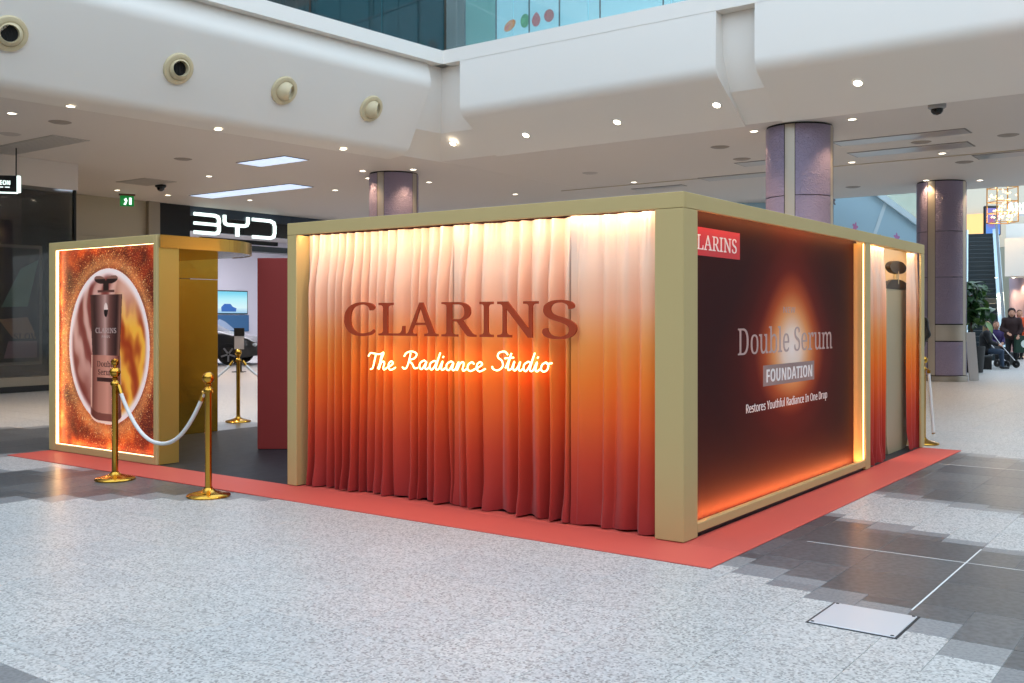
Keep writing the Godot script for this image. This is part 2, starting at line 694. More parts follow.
func bulkheads() -> void:
	var white: Material = mats.paint_white
	# the plain edge behind: ledge, upright, two inclined bands (distance measured out from the ceiling's edge)
	var ledge := [Vector2(0, 6.56), Vector2(1.17, 6.56), Vector2(1.17, 6.305), Vector2(0, 6.305)]
	var base := [Vector2(0, 6.304), Vector2(0.93, 6.304), Vector2(0.90, 5.67), Vector2(0.62, 5.12), Vector2(0.02, 4.69), Vector2(0, 4.72)]
	var Z0 := -9.72
	# the left edge of the well stands a few degrees out of square
	var A := V(-10.4, 0, Z0)
	var tilt := deg_to_rad(4.5)
	var along := V(-sin(tilt), 0, cos(tilt))
	var out := V(cos(tilt), 0, sin(tilt))
	structure("trim_1", bulkhead(ledge, A - along * 0.3, A + along * 22.8, out), white)
	structure("trim_2", bulkhead(ledge, V(-10.4, 0, Z0), V(11, 0, Z0), V(0, 0, 1)), white)
	structure("trim_3", bulkhead(base, V(-12.2, 0, 13), V(11, 0, 13), V(0, 0, -1)), white)
	structure("trim_4", bulkhead(base, V(11, 0, Z0), V(11, 0, 13), V(-1, 0, 0)), white)
	structure("trim_10", bulkhead(base, A - along * 0.3, A + along * 1.4, out), white)
	structure("trim_11", bulkhead(base, V(-10.4, 0, Z0), V(-8.7, 0, Z0), V(0, 0, 1)), white)
	structure("trim_12", bulkhead(base, V(-3.75, 0, Z0), V(-3.0, 0, Z0), V(0, 0, 1)), white)
	# the deeper casing with the air nozzles on the left
	var deep := round_profile([Vector2(0.0, 6.304), Vector2(0.98, 6.304), Vector2(1.10, 5.90), Vector2(0.42, 4.64), Vector2(-0.12, 4.60), Vector2(-0.5, 4.71)], [0, 0, 0.12, 0.16, 0.1, 0])
	structure("trim_5", bulkhead(deep, A + along * 1.3, A + along * 21.5, out), white)
	# the two casings along the back
	var cas := round_profile([Vector2(0.0, 6.304), Vector2(1.165, 6.304), Vector2(1.17, 5.32), Vector2(0.02, 4.66), Vector2(0, 4.72)], [0, 0, 0.16, 0, 0])
	structure("trim_6", bulkhead(cas, V(-8.9, 0, Z0), V(-3.72, 0, Z0), V(0, 0, 1)), white)
	structure("trim_7", bulkhead(cas, V(-3.08, 0, Z0), V(9, 0, Z0), V(0, 0, 1)), white)
	# air nozzles
	var cream := M("nozzle_cream", Color(0.82, 0.76, 0.62), 0.45)
	var dark := M("nozzle_dark", Color(0.06, 0.055, 0.05), 0.7)
	var face := Vector2(0.68, -1.26).normalized() # along the face, upwards out
	var nrm := (out * 1.26 + V(0, -0.68, 0)).normalized()
	var spots := [[8.877, V(0.9, -0.25, 0.35)], [6.387, V(0.95, -0.2, 0.25)], [4.436, V(0.8, -0.3, -0.62)], [2.524, V(0.72, -0.15, -0.55)]]
	var tails := ["cut off by the left edge", "facing out, second from the left", "turned to the right, third from the left", "turned to the right, nearest the corner"]
	for i in 4:
		var at: Vector3 = A + along * spots[i][0] + out * 0.769 + V(0, 5.287, 0)
		var t := thing("air_nozzle", "round cream air nozzle " + tails[i], "air vent", at, 0, "air nozzles on the left bulkhead")
		var toward := Transform3D(Basis(Quaternion(Vector3.UP, nrm)), Vector3.ZERO)
		part(t, "flange", Geo.new().lathe([Vector2(0.165, 0.035), Vector2(0.17, 0.05), Vector2(0.185, 0.055), Vector2(0.235, 0.04), Vector2(0.25, -0.02)], 32, Vector3.ZERO, 0, TAU, toward), cream)
		var aim: Vector3 = spots[i][1].normalized()
		var b := Transform3D(Basis(Quaternion(Vector3.UP, aim)), nrm * 0.0)
		var ball := []
		for k in 9:
			var a := -0.5 + k * 0.165
			ball.append(Vector2(0.17 * cos(a), 0.17 * sin(a)))
		ball.append(Vector2(0.118, 0.13)); ball.append(Vector2(0.108, 0.03))
		part(t, "ball", Geo.new().lathe(ball, 28, Vector3.ZERO, 0, TAU, b), cream)
		var gr := part(t, "grille", Geo.new().lathe([Vector2(0.112, 0.03), Vector2(0.0, 0.03)], 20, Vector3.ZERO, 0, TAU, b), dark)
		for s in 5:
			part(gr, "slat", Geo.new().box(V(-0.1, 0.03, -0.08 + s * 0.04), V(0.1, 0.045, -0.074 + s * 0.04), 0.0, b), dark)


# ---------------------------------------------------------------- glass and shops of the storey above
func upper_level() -> void:
	var glass := pane("balustrade_glass", Color(0.03, 0.20, 0.23, 0.5))
	var rail := M("rail_steel", Color(0.7, 0.72, 0.73), 0.3, 1.0)
	# balustrade along the left edge and the back edge
	var t := thing("glass_balustrade", "teal glass balustrade on the left edge of the upper gallery", "balustrade", V(-9.42, 6.56, -8.72), deg_to_rad(-4.5))
	for k in 11:
		part(t, "glass_panel", Geo.new().box(V(-0.01, 0, k * 1.6 + 0.02), V(0.01, 1.15, k * 1.6 + 1.57)), glass)
	part(t, "handrail", Geo.new().tube(PackedVector3Array([V(0, 1.18, 0), V(0, 1.18, 17.6)]), 0.025, 10), rail)
	t = thing("glass_balustrade", "clear glass balustrade on the far edge of the upper gallery", "balustrade", V(0, 6.56, -8.72))
	for k in 8:
		part(t, "glass_panel", Geo.new().box(V(-9.36 + k * 1.6, 0, -0.01), V(-9.36 + k * 1.6 + 1.57, 1.15, 0.01)), pane("balustrade_clear", Color(0.75, 0.9, 0.92, 0.12)))
	part(t, "handrail", Geo.new().tube(PackedVector3Array([V(-9.36, 1.18, 0), V(3.3, 1.18, 0)]), 0.025, 10), rail)
	# left: dark shop fronts behind the glass
	var dark := M("upper_shop_dark", Color(0.05, 0.13, 0.15), 0.25)
	var teal := M("upper_shop_teal", Color(0.06, 0.30, 0.34), 0.2)
	t = thing("upper_shop_front", "dark teal glazed shop front behind the left gallery balustrade", "shop front", V(-11.6, 6.3, 0))
	for k in 11:
		part(t, "glazing", Geo.new().box(V(-0.05, 0.0, -13.4 + k * 1.5), V(0.0, 3.2, -13.4 + k * 1.5 + 1.44)), [dark, teal, teal, teal, dark, dark, teal, dark, teal, dark, dark][k])
		part(t, "mullion", Geo.new().box(V(-0.06, 0.0, -13.46 + k * 1.5), V(0.06, 3.2, -13.38 + k * 1.5), 0.005), M("mullion", Color(0.16, 0.22, 0.23), 0.4, 0.6))
	part(t, "rail", Geo.new().box(V(0, 1.05, -10.4), V(0.03, 1.13, 3)), dark)
	for q in [[-6.45, "brown timber pillar behind the left gallery glass", Color(0.27, 0.20, 0.15)], [-9.35, "brown pillar at the corner of the upper gallery", Color(0.25, 0.24, 0.2)]]:
		var px: float = -11.0 if q[0] > -9 else -9.66
		single("gallery_pillar", Geo.new().box(V(px - 0.17, 6.3, q[0] - 0.17), V(px + 0.17, 9.5, q[0] + 0.17), 0.02), M("pillar%d" % int(q[0]), q[2], 0.6), q[1], "pillar", "pillars on the upper gallery")
	# back: pale hoarding with printed fruit
	var hp := M("hoarding_pale", Color(0.62, 0.83, 0.86), 0.5)
	t = thing("gallery_hoarding", "pale blue hoarding with printed fruit behind the far gallery glass", "hoarding", V(0, 6.3, -9.35))
	var xs := [-9.42, -8.65, -7.87, -7.19, -6.32, -5.06, -3.6, -1.9]
	for k in xs.size() - 1:
		part(t, "panel", Geo.new().box(V(xs[k] + 0.015, 0.0, -0.04), V(xs[k + 1] - 0.015, 2.6, 0.0), 0.004), hp if k > 0 else M("hoarding_green", Color(0.32, 0.58, 0.54), 0.3))
		part(t, "seam", Geo.new().box(V(xs[k] - 0.014, 0.0, -0.05), V(xs[k] + 0.014, 2.6, 0.006)), M("seam_dark", Color(0.05, 0.12, 0.14), 0.5))
	# fruit prints, flat on the hoarding
	var fruit := [[-8.32, 0.75, 0.15, 0.09, Color(0.80, 0.48, 0.16), 0.5, "mango_print"], [-7.97, 0.78, 0.10, 0.13, Color(0.16, 0.52, 0.2), 0.0, "pepper_print"], [-7.71, 0.76, 0.10, 0.135, Color(0.66, 0.20, 0.2), 0.0, "pear_print"], [-7.42, 0.78, 0.11, 0.12, Color(0.62, 0.19, 0.13), 0.3, "peach_print"]]
	for f in fruit:
		var poly := PackedVector2Array()
		for k in 20:
			var a := TAU * k / 20
			var w: float = 1.0 if f[6] != "pear_print" else 1.0 - 0.4 * maxf(sin(a), 0.0)
			poly.append(Vector2(cos(a) * f[2] * w, sin(a) * f[3]).rotated(f[5]))
		var o := part(t, f[6], Geo.new().extrude(poly, 0.001, 0.004), M(f[6], f[4], 0.5), "", V(f[0], f[1], 0))
		var half := PackedVector2Array()
		for k in 12:
			var a := PI * k / 11 + 0.6
			half.append(Vector2(cos(a) * f[2] * 0.55 - f[2] * 0.2, sin(a) * f[3] * 0.55 - f[3] * 0.1).rotated(f[5]))
		part(o, "blush_print", Geo.new().extrude(half, 0.004, 0.005), M(f[6] + "_2", f[4].lerp(Color(0.72, 0.12, 0.1), 0.5) if f[6] != "pepper_print" else Color(0.25, 0.62, 0.3), 0.5))


# ---------------------------------------------------------------- ceiling fittings
func ceiling_fittings() -> void:
	var y := 4.7
	var warm := Color(1.0, 0.84, 0.66)
	var ring: Geo = Geo.new().lathe([Vector2(0.062, -0.002), Vector2(0.065, -0.012), Vector2(0.085, -0.01), Vector2(0.09, 0.0)], 20)
	var lens: Geo = Geo.new().lathe([Vector2(0.064, -0.006), Vector2(0.0, -0.008)], 16)
	var ringm := ring.mesh()
	var lensm := lens.mesh()
	var flatd := [
		[-12.62, -2.02, "second ceiling downlight from the left edge of the view"], [-10.98, -2.05, "ceiling downlight just under the bulkhead's first two air nozzles", 4.611], [-10.73, -4.48, "ceiling downlight under the bulkhead between the two middle air nozzles", 4.611],
		[-15.99, -8.24, "ceiling downlight between the two bluish light panels"], [-19.95, -8.44, "ceiling downlight above the green exit sign"], [-19.81, -9.82, "ceiling downlight beside the black dome camera on the left"], [-18.98, -11.82, "ceiling downlight over the black shop sign"],
		[-10.49, -7.09, "ceiling downlight under the air nozzle nearest the corner", 4.611], [-12.63, -11.96, "ceiling downlight behind the left lilac column, right side"], [-12.60, -9.72, "ceiling downlight at the top left of the left lilac column"], [-11.55, -10.2, "ceiling downlight at the top right of the left lilac column"], [-13.31, -10.62, "ceiling downlight farther left of the left lilac column"],
		[-15.52, -11.69, "small ceiling downlight low between light panel and left column"], [-12.35, -15.04, "far ceiling downlight just over the booth's front header"], [-8.72, -14.84, "far ceiling downlight above the booth near the middle"], [-3.84, -10.35, "ceiling downlight left of the tall middle column"],
		[-2.15, -10.3, "ceiling downlight right of the tall middle column"], [-3.58, -14.82, "far ceiling downlight right of the tall middle column"], [-1.8, -14.72, "ceiling downlight left of the long recessed strip at right"], [-3.05, -18.6, "ceiling downlight over the right lilac column"], [-2.03, -19.32, "ceiling downlight right of the right lilac column"], [-16.9, -1.2, "ceiling downlight over the dark shop at the left edge"]]
	for d in flatd:
		y = d[3] if d.size() > 3 else 4.7
		var t := thing("ceiling_downlight", d[2], "downlight", V(d[0], y, d[1]), 0, "downlights in the flat ceiling")
		part(t, "trim_ring", ringm, mats.paint_white)
		part(t, "lens", lensm, mats.downlight_glow)
		var near_column := false # the dimmer fittings round the columns
		for c in [Vector2(-12.4, -10.5), Vector2(-3.1, -10.5), Vector2(-2.86, -19.22)]:
			near_column = near_column or c.distance_to(Vector2(d[0], d[1])) < 1.5
		spot(V(d[0], y - 0.02, d[1]), 2.2 if near_column else 6.5, 52.0, warm)
	y = 4.7
	# downlights let into the inclined bands
	var tilted := [[-9.66, 4.93, -9.27, "bulkhead downlight in the inner corner of the atrium"], [-7.89, 4.91, -9.27, "left one of three downlights in the sloping white casing"], [-5.91, 4.92, -9.25, "middle one of three downlights in the sloping white casing"], [-3.99, 4.965, -9.17, "right one of three downlights in the sloping white casing"], [-1.69, 4.995, -9.11, "bulkhead downlight above and right of the middle column"]]
	for d in tilted:
		var nn := V(0, -1.0, 0.575).normalized()
		var bs := Basis(Quaternion(Vector3.DOWN, nn))
		var t := thing("bulkhead_downlight", d[3], "downlight", V(d[0], d[1], d[2]), 0, "downlights in the sloping bulkhead")
		t.basis = bs
		part(t, "trim_ring", ringm, mats.paint_white)
		part(t, "lens", lensm, mats.downlight_glow)
		spot(V(d[0], d[1], d[2]) + nn * 0.03, 4.0, 50.0, warm)
	# round air diffusers
	var dm := M("diffuser_grey", Color(0.60, 0.56, 0.52), 0.6)
	var dmesh := Geo.new().lathe([Vector2(0.0, -0.02), Vector2(0.08, -0.015), Vector2(0.11, -0.006), Vector2(0.135, -0.016), Vector2(0.165, -0.006), Vector2(0.18, 0.0)], 24).mesh()
	for q in [[-12.71, -2.86, "round grey ceiling diffuser under the left bulkhead"], [-14.44, -2.92, "round grey ceiling diffuser near the left edge of the view"], [-5.0, -11.51, "round grey ceiling diffuser left of the middle column, nearer one"], [-5.25, -13.1, "round grey ceiling diffuser left of the middle column, farther one"], [-1.81, -13.19, "round grey ceiling diffuser between the two metal strips"], [-1.71, -16.19, "round grey ceiling diffuser before the right lilac column"], [-4.82, -18.83, "small far ceiling diffuser right of the middle column"], [-0.39, -13.36, "round grey ceiling diffuser at the right edge of the view"], [-8.77, -12.96, "round pale ceiling diffuser above the middle of the booth"], [-14.37, -6.4, "pale round ceiling diffuser left of the light panels"]]:
		single("ceiling_diffuser", dmesh, dm if q[0] > -14.4 and q[0] != -8.77 else M("diffuser_pale", Color(0.75, 0.72, 0.7), 0.6), q[2], "air vent", "round ceiling diffusers", V(q[0], y, q[1]))
	# two flush light panels
	for q in [[-13.85, -12.4, -7.95, -7.35, "short bluish flush light panel in the left ceiling"], [-19.4, -15.5, -10.9, -10.2, "long bluish flush light panel above the black shop sign"]]:
		var t := thing("ceiling_light_panel", q[4], "light panel", V((q[0] + q[1]) / 2, y, (q[2] + q[3]) / 2), 0, "light panels in the left ceiling")
		var w: float = (q[1] - q[0]) / 2
		var h: float = (q[3] - q[2]) / 2
		part(t, "frame", Geo.new().box(V(-w - 0.03, -0.012, -h - 0.03), V(w + 0.03, 0.01, h + 0.03), 0.004), M("panel_frame", Color(0.55, 0.52, 0.5), 0.5))
		part(t, "diffuser_sheet", Geo.new().box(V(-w, -0.016, -h), V(w, 0.0, h)), mats.panel_glow)
		area(V((q[0] + q[1]) / 2, y - 0.03, (q[2] + q[3]) / 2), Vector2(2 * w, 2 * h), 2.0, Color(0.85, 0.92, 1.0), Vector3.DOWN, Vector3.FORWARD)
	# flat grilles
	for q in [[-16.6, -13.9, -4.1, -3.4, "large grey ceiling grille near the left edge of the view"], [-18.6, -17.4, -8.4, -7.55, "small grey ceiling grille in front of the dome camera"]]:
		var t := thing("ceiling_grille", q[4], "grille", V((q[0] + q[1]) / 2, y, (q[2] + q[3]) / 2), 0, "grilles in the left ceiling")
		var w: float = (q[1] - q[0]) / 2
		var h: float = (q[3] - q[2]) / 2
		part(t, "frame", Geo.new().box(V(-w, -0.01, -h), V(w, 0.02, h), 0.004), M("grille_grey", Color(0.70, 0.68, 0.655), 0.5))
		for s in 9:
			part(t, "blade", Geo.new().box(V(-w + 0.03, -0.016, -h + 0.03 + s * (2 * h - 0.06) / 9.0), V(w - 0.03, -0.008, -h + 0.05 + s * (2 * h - 0.06) / 9.0)), M("grille_blade", Color(0.80, 0.78, 0.76), 0.4))
	# long metal access strips
	for q in [[-3.14, -0.85, -12.75, -12.2, "nearer polished metal ceiling strip right of the middle column"], [-3.3, -1.1, -14.25, -13.6, "farther polished metal ceiling strip right of the middle column"], [-1.4, 2.4, -16.0, -15.35, "long grey ceiling recess at the right edge of the view"], [-7.2, -5.3, -15.75, -15.1, "grey ceiling recess with a lit edge above the booth's corner"], [-5.6, -4.4, -14.1, -13.5, "short ceiling hatch left of the middle column"], [-9.4, -8.0, -16.2, -15.9, "narrow lit ceiling slot just over the booth corner"]]:
		var t := thing("ceiling_strip", q[4], "ceiling panel", V((q[0] + q[1]) / 2, y, (q[2] + q[3]) / 2), 0, "strips in the far ceiling")
		var w: float = (q[1] - q[0]) / 2
		var h: float = (q[3] - q[2]) / 2
		part(t, "edge", Geo.new().box(V(-w, -0.008, -h), V(w, 0.02, h), 0.003), M("strip_edge", Color(0.52, 0.49, 0.46), 0.5))
		part(t, "sheet", Geo.new().box(V(-w + 0.03, -0.012, -h + 0.03), V(w - 0.03, 0.0, h - 0.03), 0.002), M("strip_sheet", Color(0.72, 0.70, 0.68), 0.28, 0.3))
	var line := single("ceiling_seam_profile", Geo.new().box(V(-11, 4.685, -15.2), V(11, 4.71, -15.17)), M("seam_metal", Color(0.80, 0.75, 0.66), 0.4, 0.5), "thin metal seam running across the far ceiling", "ceiling trim")
	line.set_meta("kind", "structure")
	# dome cameras
	for q in [[-18.2, -8.5, "black dome camera on the ceiling above the lit poster"], [-0.77, -9.95, "black dome camera by the bulkhead at right"]]:
		var t := thing("dome_camera", q[2], "camera", V(q[0], y, q[1]), 0, "dome cameras on the ceiling")
		part(t, "mount", Geo.new().lathe([Vector2(0.13, 0.0), Vector2(0.13, -0.05), Vector2(0.1, -0.07), Vector2(0.0, -0.07)], 20), M("camera_grey", Color(0.6, 0.6, 0.6), 0.5) if q[0] > -5 else mats.black)
		part(t, "dome", Geo.new().lathe([Vector2(0.09, -0.07), Vector2(0.085, -0.11), Vector2(0.055, -0.145), Vector2(0.0, -0.16)], 20), M("camera_dome", Color(0.02, 0.02, 0.02), 0.1))
	# exit sign
	var t := thing("exit_sign", "small green lit exit sign hanging from the ceiling", "exit sign", V(-20.47, 4.35, -9.05), deg_to_rad(60))
	part(t, "hanger", Geo.new().box(V(-0.2, 0.30, -0.02), V(0.2, 0.35, 0.02)), M("hanger_red", Color(0.45, 0.25, 0.22), 0.5))
	part(t, "case", Geo.new().box(V(-0.17, 0.03, -0.03), V(0.17, 0.3, 0.03), 0.01), glow("exit_green_sign", Color(0.05, 0.5, 0.22), 0.6))
	part(t, "running_figure", Geo.new().extrude(PackedVector2Array([Vector2(-0.09, 0.07), Vector2(-0.04, 0.14), Vector2(-0.08, 0.2), Vector2(-0.02, 0.24), Vector2(0.01, 0.17), Vector2(-0.01, 0.12), Vector2(-0.03, 0.06)]), 0.031, 0.034), mats.sign_white)
	part(t, "door_symbol", Geo.new().box(V(0.05, 0.07, 0.03), V(0.11, 0.25, 0.034)), mats.sign_white)


# ---------------------------------------------------------------- lilac columns
func columns() -> void:
	var lil := M("column_lilac", Color(0.57, 0.52, 0.61), 0.45)
	lil.heightmap_enabled = true
	lil.heightmap_texture = noise_tex(FastNoiseLite.TYPE_SIMPLEX_SMOOTH, 0.022, [[0.0, gray(0.0)], [0.42, gray(0.15)], [0.5, gray(1.0)], [0.58, gray(0.15)], [1.0, gray(0.0)]], 512, 31)
	lil.heightmap_scale = 1.2
	triplanar(lil, 0.9)
	var beige := M("column_strip", Color(0.70, 0.66, 0.60), 0.35, 0.35)
	var gap := M("column_gap", Color(0.05, 0.045, 0.045), 0.6)
	var tiers := [[0.14, 0.92], [1.34, 2.425], [2.435, 3.495], [3.505, 4.67]]
	var q := [[-12.4, -10.5, "lilac clad round column rising behind the booth's curtain side", -2.948], [-3.1, -10.5, "tallest lilac round column behind the booth's dark panel side", -3.068], [-2.86, -19.22, "lilac round column right of the booth, with its base in view", -3.318]]
	var first: Node3D
	for i in 3:
		if i == 0:
			first = thing("lilac_column", q[0][2], "column", V(q[0][0], 0, q[0][1]), 0, "lilac columns")
			part(first, "core", Geo.new().lathe([Vector2(0.535, 0.0), Vector2(0.535, 4.7)], 40), gap)
			for k in 4:
				var a0 := k * TAU / 4 + 0.17
				var a1 := (k + 1) * TAU / 4 - 0.17
				for tr in tiers:
					part(first, "panel", Geo.new().lathe([Vector2(0.536, tr[0]), Vector2(0.55, tr[0] + 0.004), Vector2(0.55, tr[1] - 0.004), Vector2(0.536, tr[1])], 14, Vector3.ZERO, a0, a1), lil)
				part(first, "metal_strip", Geo.new().lathe([Vector2(0.536, 0.14), Vector2(0.547, 0.142), Vector2(0.547, 4.675), Vector2(0.536, 4.675)], 4, Vector3.ZERO, a1 + 0.02, a1 + 0.32), beige)
				part(first, "band_panel", Geo.new().lathe([Vector2(0.536, 0.945), Vector2(0.552, 0.95), Vector2(0.552, 1.31), Vector2(0.536, 1.315)], 14, Vector3.ZERO, a0, a1), beige)
			part(first, "base_ring", Geo.new().lathe([Vector2(0.575, 0.0), Vector2(0.575, 0.115), Vector2(0.56, 0.125), Vector2(0.53, 0.125)], 40), M("base_metal", Color(0.66, 0.63, 0.58), 0.3, 0.9))
			first.rotation.y = q[0][3]
		else:
			copy(first, V(q[i][0], 0, q[i][1]), q[i][3], q[i][2])


# ---------------------------------------------------------------- booth frame with the printed side panel
func print_image(w: int, h: int, f: Callable) -> ImageTexture:
	var im := Image.create(w, h, false, Image.FORMAT_RGB8)
	for y in h:
		for x in w:
			im.set_pixel(x, y, f.call((x + 0.5) / w, (y + 0.5) / h))
	return ImageTexture.create_from_image(im)


func ramp(stops: Array, x: float) -> Color:
	for i in stops.size() - 1:
		if x <= stops[i + 1][0]:
			return stops[i][1].lerp(stops[i + 1][1], clampf((x - stops[i][0]) / (stops[i + 1][0] - stops[i][0]), 0, 1))
	return stops[-1][1]


func booth() -> void:
	var k: Material = mats.booth_khaki
	var H := 2.33
	var t := thing("popup_booth", "khaki gold box frame of the pop-up booth round curtain and dark panel", "booth")
	part(t, "corner_post", Geo.new().box(V(-0.215, 0.012, -0.21), V(0, 2.222, 0), 0.004), k)
	part(t, "end_post", Geo.new().box(V(-3.88, 0.012, -0.25), V(-3.762, 2.222, 0), 0.004), k)
	part(t, "front_header", Geo.new().box(V(-3.88, 2.224, -0.03), V(0, H, 0), 0.003).box(V(-3.88, 2.262, -0.25), V(-0.03, H, -0.0305)), k)
	part(t, "side_header", Geo.new().box(V(-0.03, 2.224, -6.11), V(0, H, -0.0305), 0.003).box(V(-0.25, 2.262, -6.11), V(-0.0305, H, -0.2505)), k)
	part(t, "side_post", Geo.new().box(V(-0.25, 0.012, -4.06), V(0, 2.222, -3.914), 0.004), k)
	part(t, "side_post", Geo.new().box(V(-0.022, 0.012, -6.11), V(0, 2.222, -5.965), 0.004), k)
	part(t, "side_sill", Geo.new().box(V(-0.03, 0.042, -3.912), V(0, 0.105, -0.212), 0.003).box(V(-0.25, 0.042, -3.912), V(-0.0305, 0.07, -0.212)), k)
	part(t, "plinth", Geo.new().box(V(-0.23, 0.008, -3.91), V(-0.03, 0.041, -0.215)), mats.black)
	# LED strips let into the inner edges
	var led: Material = mats.led_warm
	part(t, "led_strip", Geo.new().box(V(-3.75, 2.255, -0.055), V(-0.225, 2.261, -0.037)), led)
	area(V(-1.99, 2.250, -0.046), Vector2(3.5, 0.018), 1.15, Color(1.0, 0.88, 0.74), V(0, -1, -0.1).normalized(), V(0, -0.1, 1).normalized())
	for s in [[V(-0.03, 0.11, -3.914), V(-0.02, 2.215, -3.911)], [V(-0.1, 0.11, -0.216), V(-0.085, 2.215, -0.211)], [V(-0.085, 2.255, -3.905), V(-0.04, 2.261, -0.22)], [V(-0.085, 0.071, -3.905), V(-0.04, 0.076, -0.22)]]:
		part(t, "led_strip", Geo.new().box(s[0], s[1]), led if s[0].z > -3.91 else glow("led_jamb", Color(1.0, 0.86, 0.66), 3.2))
	var lc := Color(1.0, 0.58, 0.28)
	area(V(-0.075, 1.16, -3.904), Vector2(0.03, 2.08), 0.10, lc, V(-0.75, 0, 0.66).normalized())
	area(V(-0.092, 1.16, -0.222), Vector2(0.02, 2.08), 0.3, lc, V(-0.3, 0, -0.95).normalized())
	area(V(-0.065, 2.250, -2.06), Vector2(3.66, 0.04), 0.4, lc, V(-0.3, -0.95, 0).normalized(), V(-0.95, 0.3, 0).normalized())
	area(V(-0.065, 0.081, -2.06), Vector2(3.66, 0.04), 2.8, lc, V(-0.3, 0.95, 0).normalized(), V(0.95, 0.3, 0).normalized())
	part(t, "led_strip", Geo.new().box(V(-0.05, 2.255, -5.95), V(-0.035, 2.261, -4.08)), led)
	area(V(-0.043, 2.25, -5.02), Vector2(1.8, 0.015), 0.6, Color(1.0, 0.87, 0.70), V(-0.15, -1, 0).normalized(), V(-1, 0.15, 0).normalized())
	# the printed panel: a flame of light on a dark maroon ground
	var stops := [[0.0, Color(0.97, 0.90, 0.86)], [0.16, Color(0.96, 0.84, 0.75)], [0.32, Color(0.90, 0.58, 0.35)], [0.46, Color(0.70, 0.31, 0.16)], [0.62, Color(0.40, 0.12, 0.09)], [0.85, Color(0.28, 0.085, 0.075)], [1.2, Color(0.20, 0.075, 0.08)]]
	var art := func(u: float, w: float) -> Color:
		var dx := (u - 0.56) / 0.33
		var dy := (w - 0.47) / (0.50 if w < 0.47 else 0.42)
		var narrow := 1.0 + maxf(0.0, 0.45 - w) * 1.3
		var r := sqrt(dx * dx * narrow * narrow + dy * dy)
		var c := ramp(stops, r)
		var warm := clampf(1.0 - absf(u - 0.4) * 1.6, 0, 1) * clampf((w - 0.55) * 2.0, 0, 1)
		return c.lerp(Color(0.36, 0.12, 0.09), 0.6 * warm * clampf(r - 0.5, 0, 1))
	var pm := M("panel_print", Color.WHITE, 0.7)
	pm.metallic_specular = 0.25
	pm.albedo_texture = print_image(256, 160, art)
	pm.texture_repeat = false
	var g := Geo.new()
	g.quad(V(-0.12, 2.26, -0.06), V(-0.12, 2.26, -4.0), V(-0.12, 0.06, -4.0), V(-0.12, 0.06, -0.06), V(1, 0, 0))
	g.box(V(-0.16, 0.06, -4.0), V(-0.121, 2.26, -0.06))
	var panel := part(t, "graphic_panel", g, pm, "dark maroon printed panel with a flame-like glow")
	var xf := Transform3D(Basis(Vector3.UP, PI / 2), V(-0.12, 0, 0)) # local x runs along -z
	var rose := M("print_rose", Color(0.72, 0.60, 0.57), 0.5)
	var white := M("print_white", Color(0.93, 0.91, 0.90), 0.5)
	part(panel, "logo_plate", Geo.new().box(V(-0.1205, 1.935, -1.178), V(-0.118, 2.135, -0.25)), M("logo_red", Color(0.80, 0.10, 0.15), 0.45))
	text(panel, "logo_text", "CLARINS", SERIF, Vector2(0.33, 1.975), Vector2(1.115, 2.085), 0.002, xf * Transform3D(Basis(), V(0, 0, 0.0021)), white)
	text(panel, "headline_text", "Double Serum", SERIF, Vector2(1.145, 1.205), Vector2(3.28, 1.425), 0.002, xf, rose)
	text(panel, "small_text", "NEW", SANS, Vector2(2.07, 1.535), Vector2(2.34, 1.585), 0.002, xf, rose)
	part(panel, "caption_box", Geo.new().box(V(-0.1205, 0.945, -2.80), V(-0.118, 1.112, -1.634)), M("print_taupe", Color(0.60, 0.475, 0.45), 0.5))
	text(panel, "caption_text", "FOUNDATION", SANS, Vector2(1.70, 0.975), Vector2(2.745, 1.08), 0.002, xf * Transform3D(Basis(), V(0, 0, 0.0021)), white, 700)
	text(panel, "slogan_text", "Restores Youthful Radiance In One Drop", SANS, Vector2(1.30, 0.735), Vector2(3.14, 0.83), 0.002, xf, white)
	# mats on the floor
	var red: Material = mats.red_carpet
	t = thing("red_floor_border", "coral red vinyl border laid flat round the booth", "floor mat")
	part(t, "front_strip", Geo.new().box(V(-7.83, 0.0, -0.02), V(0.415, 0.008, 0.485), 0.002), red)
	part(t, "side_strip", Geo.new().box(V(-0.02, 0.0, -6.02), V(0.415, 0.008, -0.0205), 0.002), red)
	part(t, "curtain_strip", Geo.new().box(V(-3.76, 0.0, -0.17), V(-0.216, 0.008, -0.0205), 0.002), red)
	var navy := M("booth_floor_navy", Color(0.15, 0.16, 0.185), 0.55)
	navy.albedo_texture = noise_tex(FastNoiseLite.TYPE_SIMPLEX, 0.02, [[0.0, gray(0.55)], [0.5, gray(0.8)], [1.0, gray(1.0)]], 256, 41)
	triplanar(navy, 1.0)
	single("booth_floor", Geo.new().box(V(-7.9, 0.0, -6.1), V(-0.022, 0.006, -0.022)), navy, "dark navy carpet floor inside the booth entrance", "floor mat")


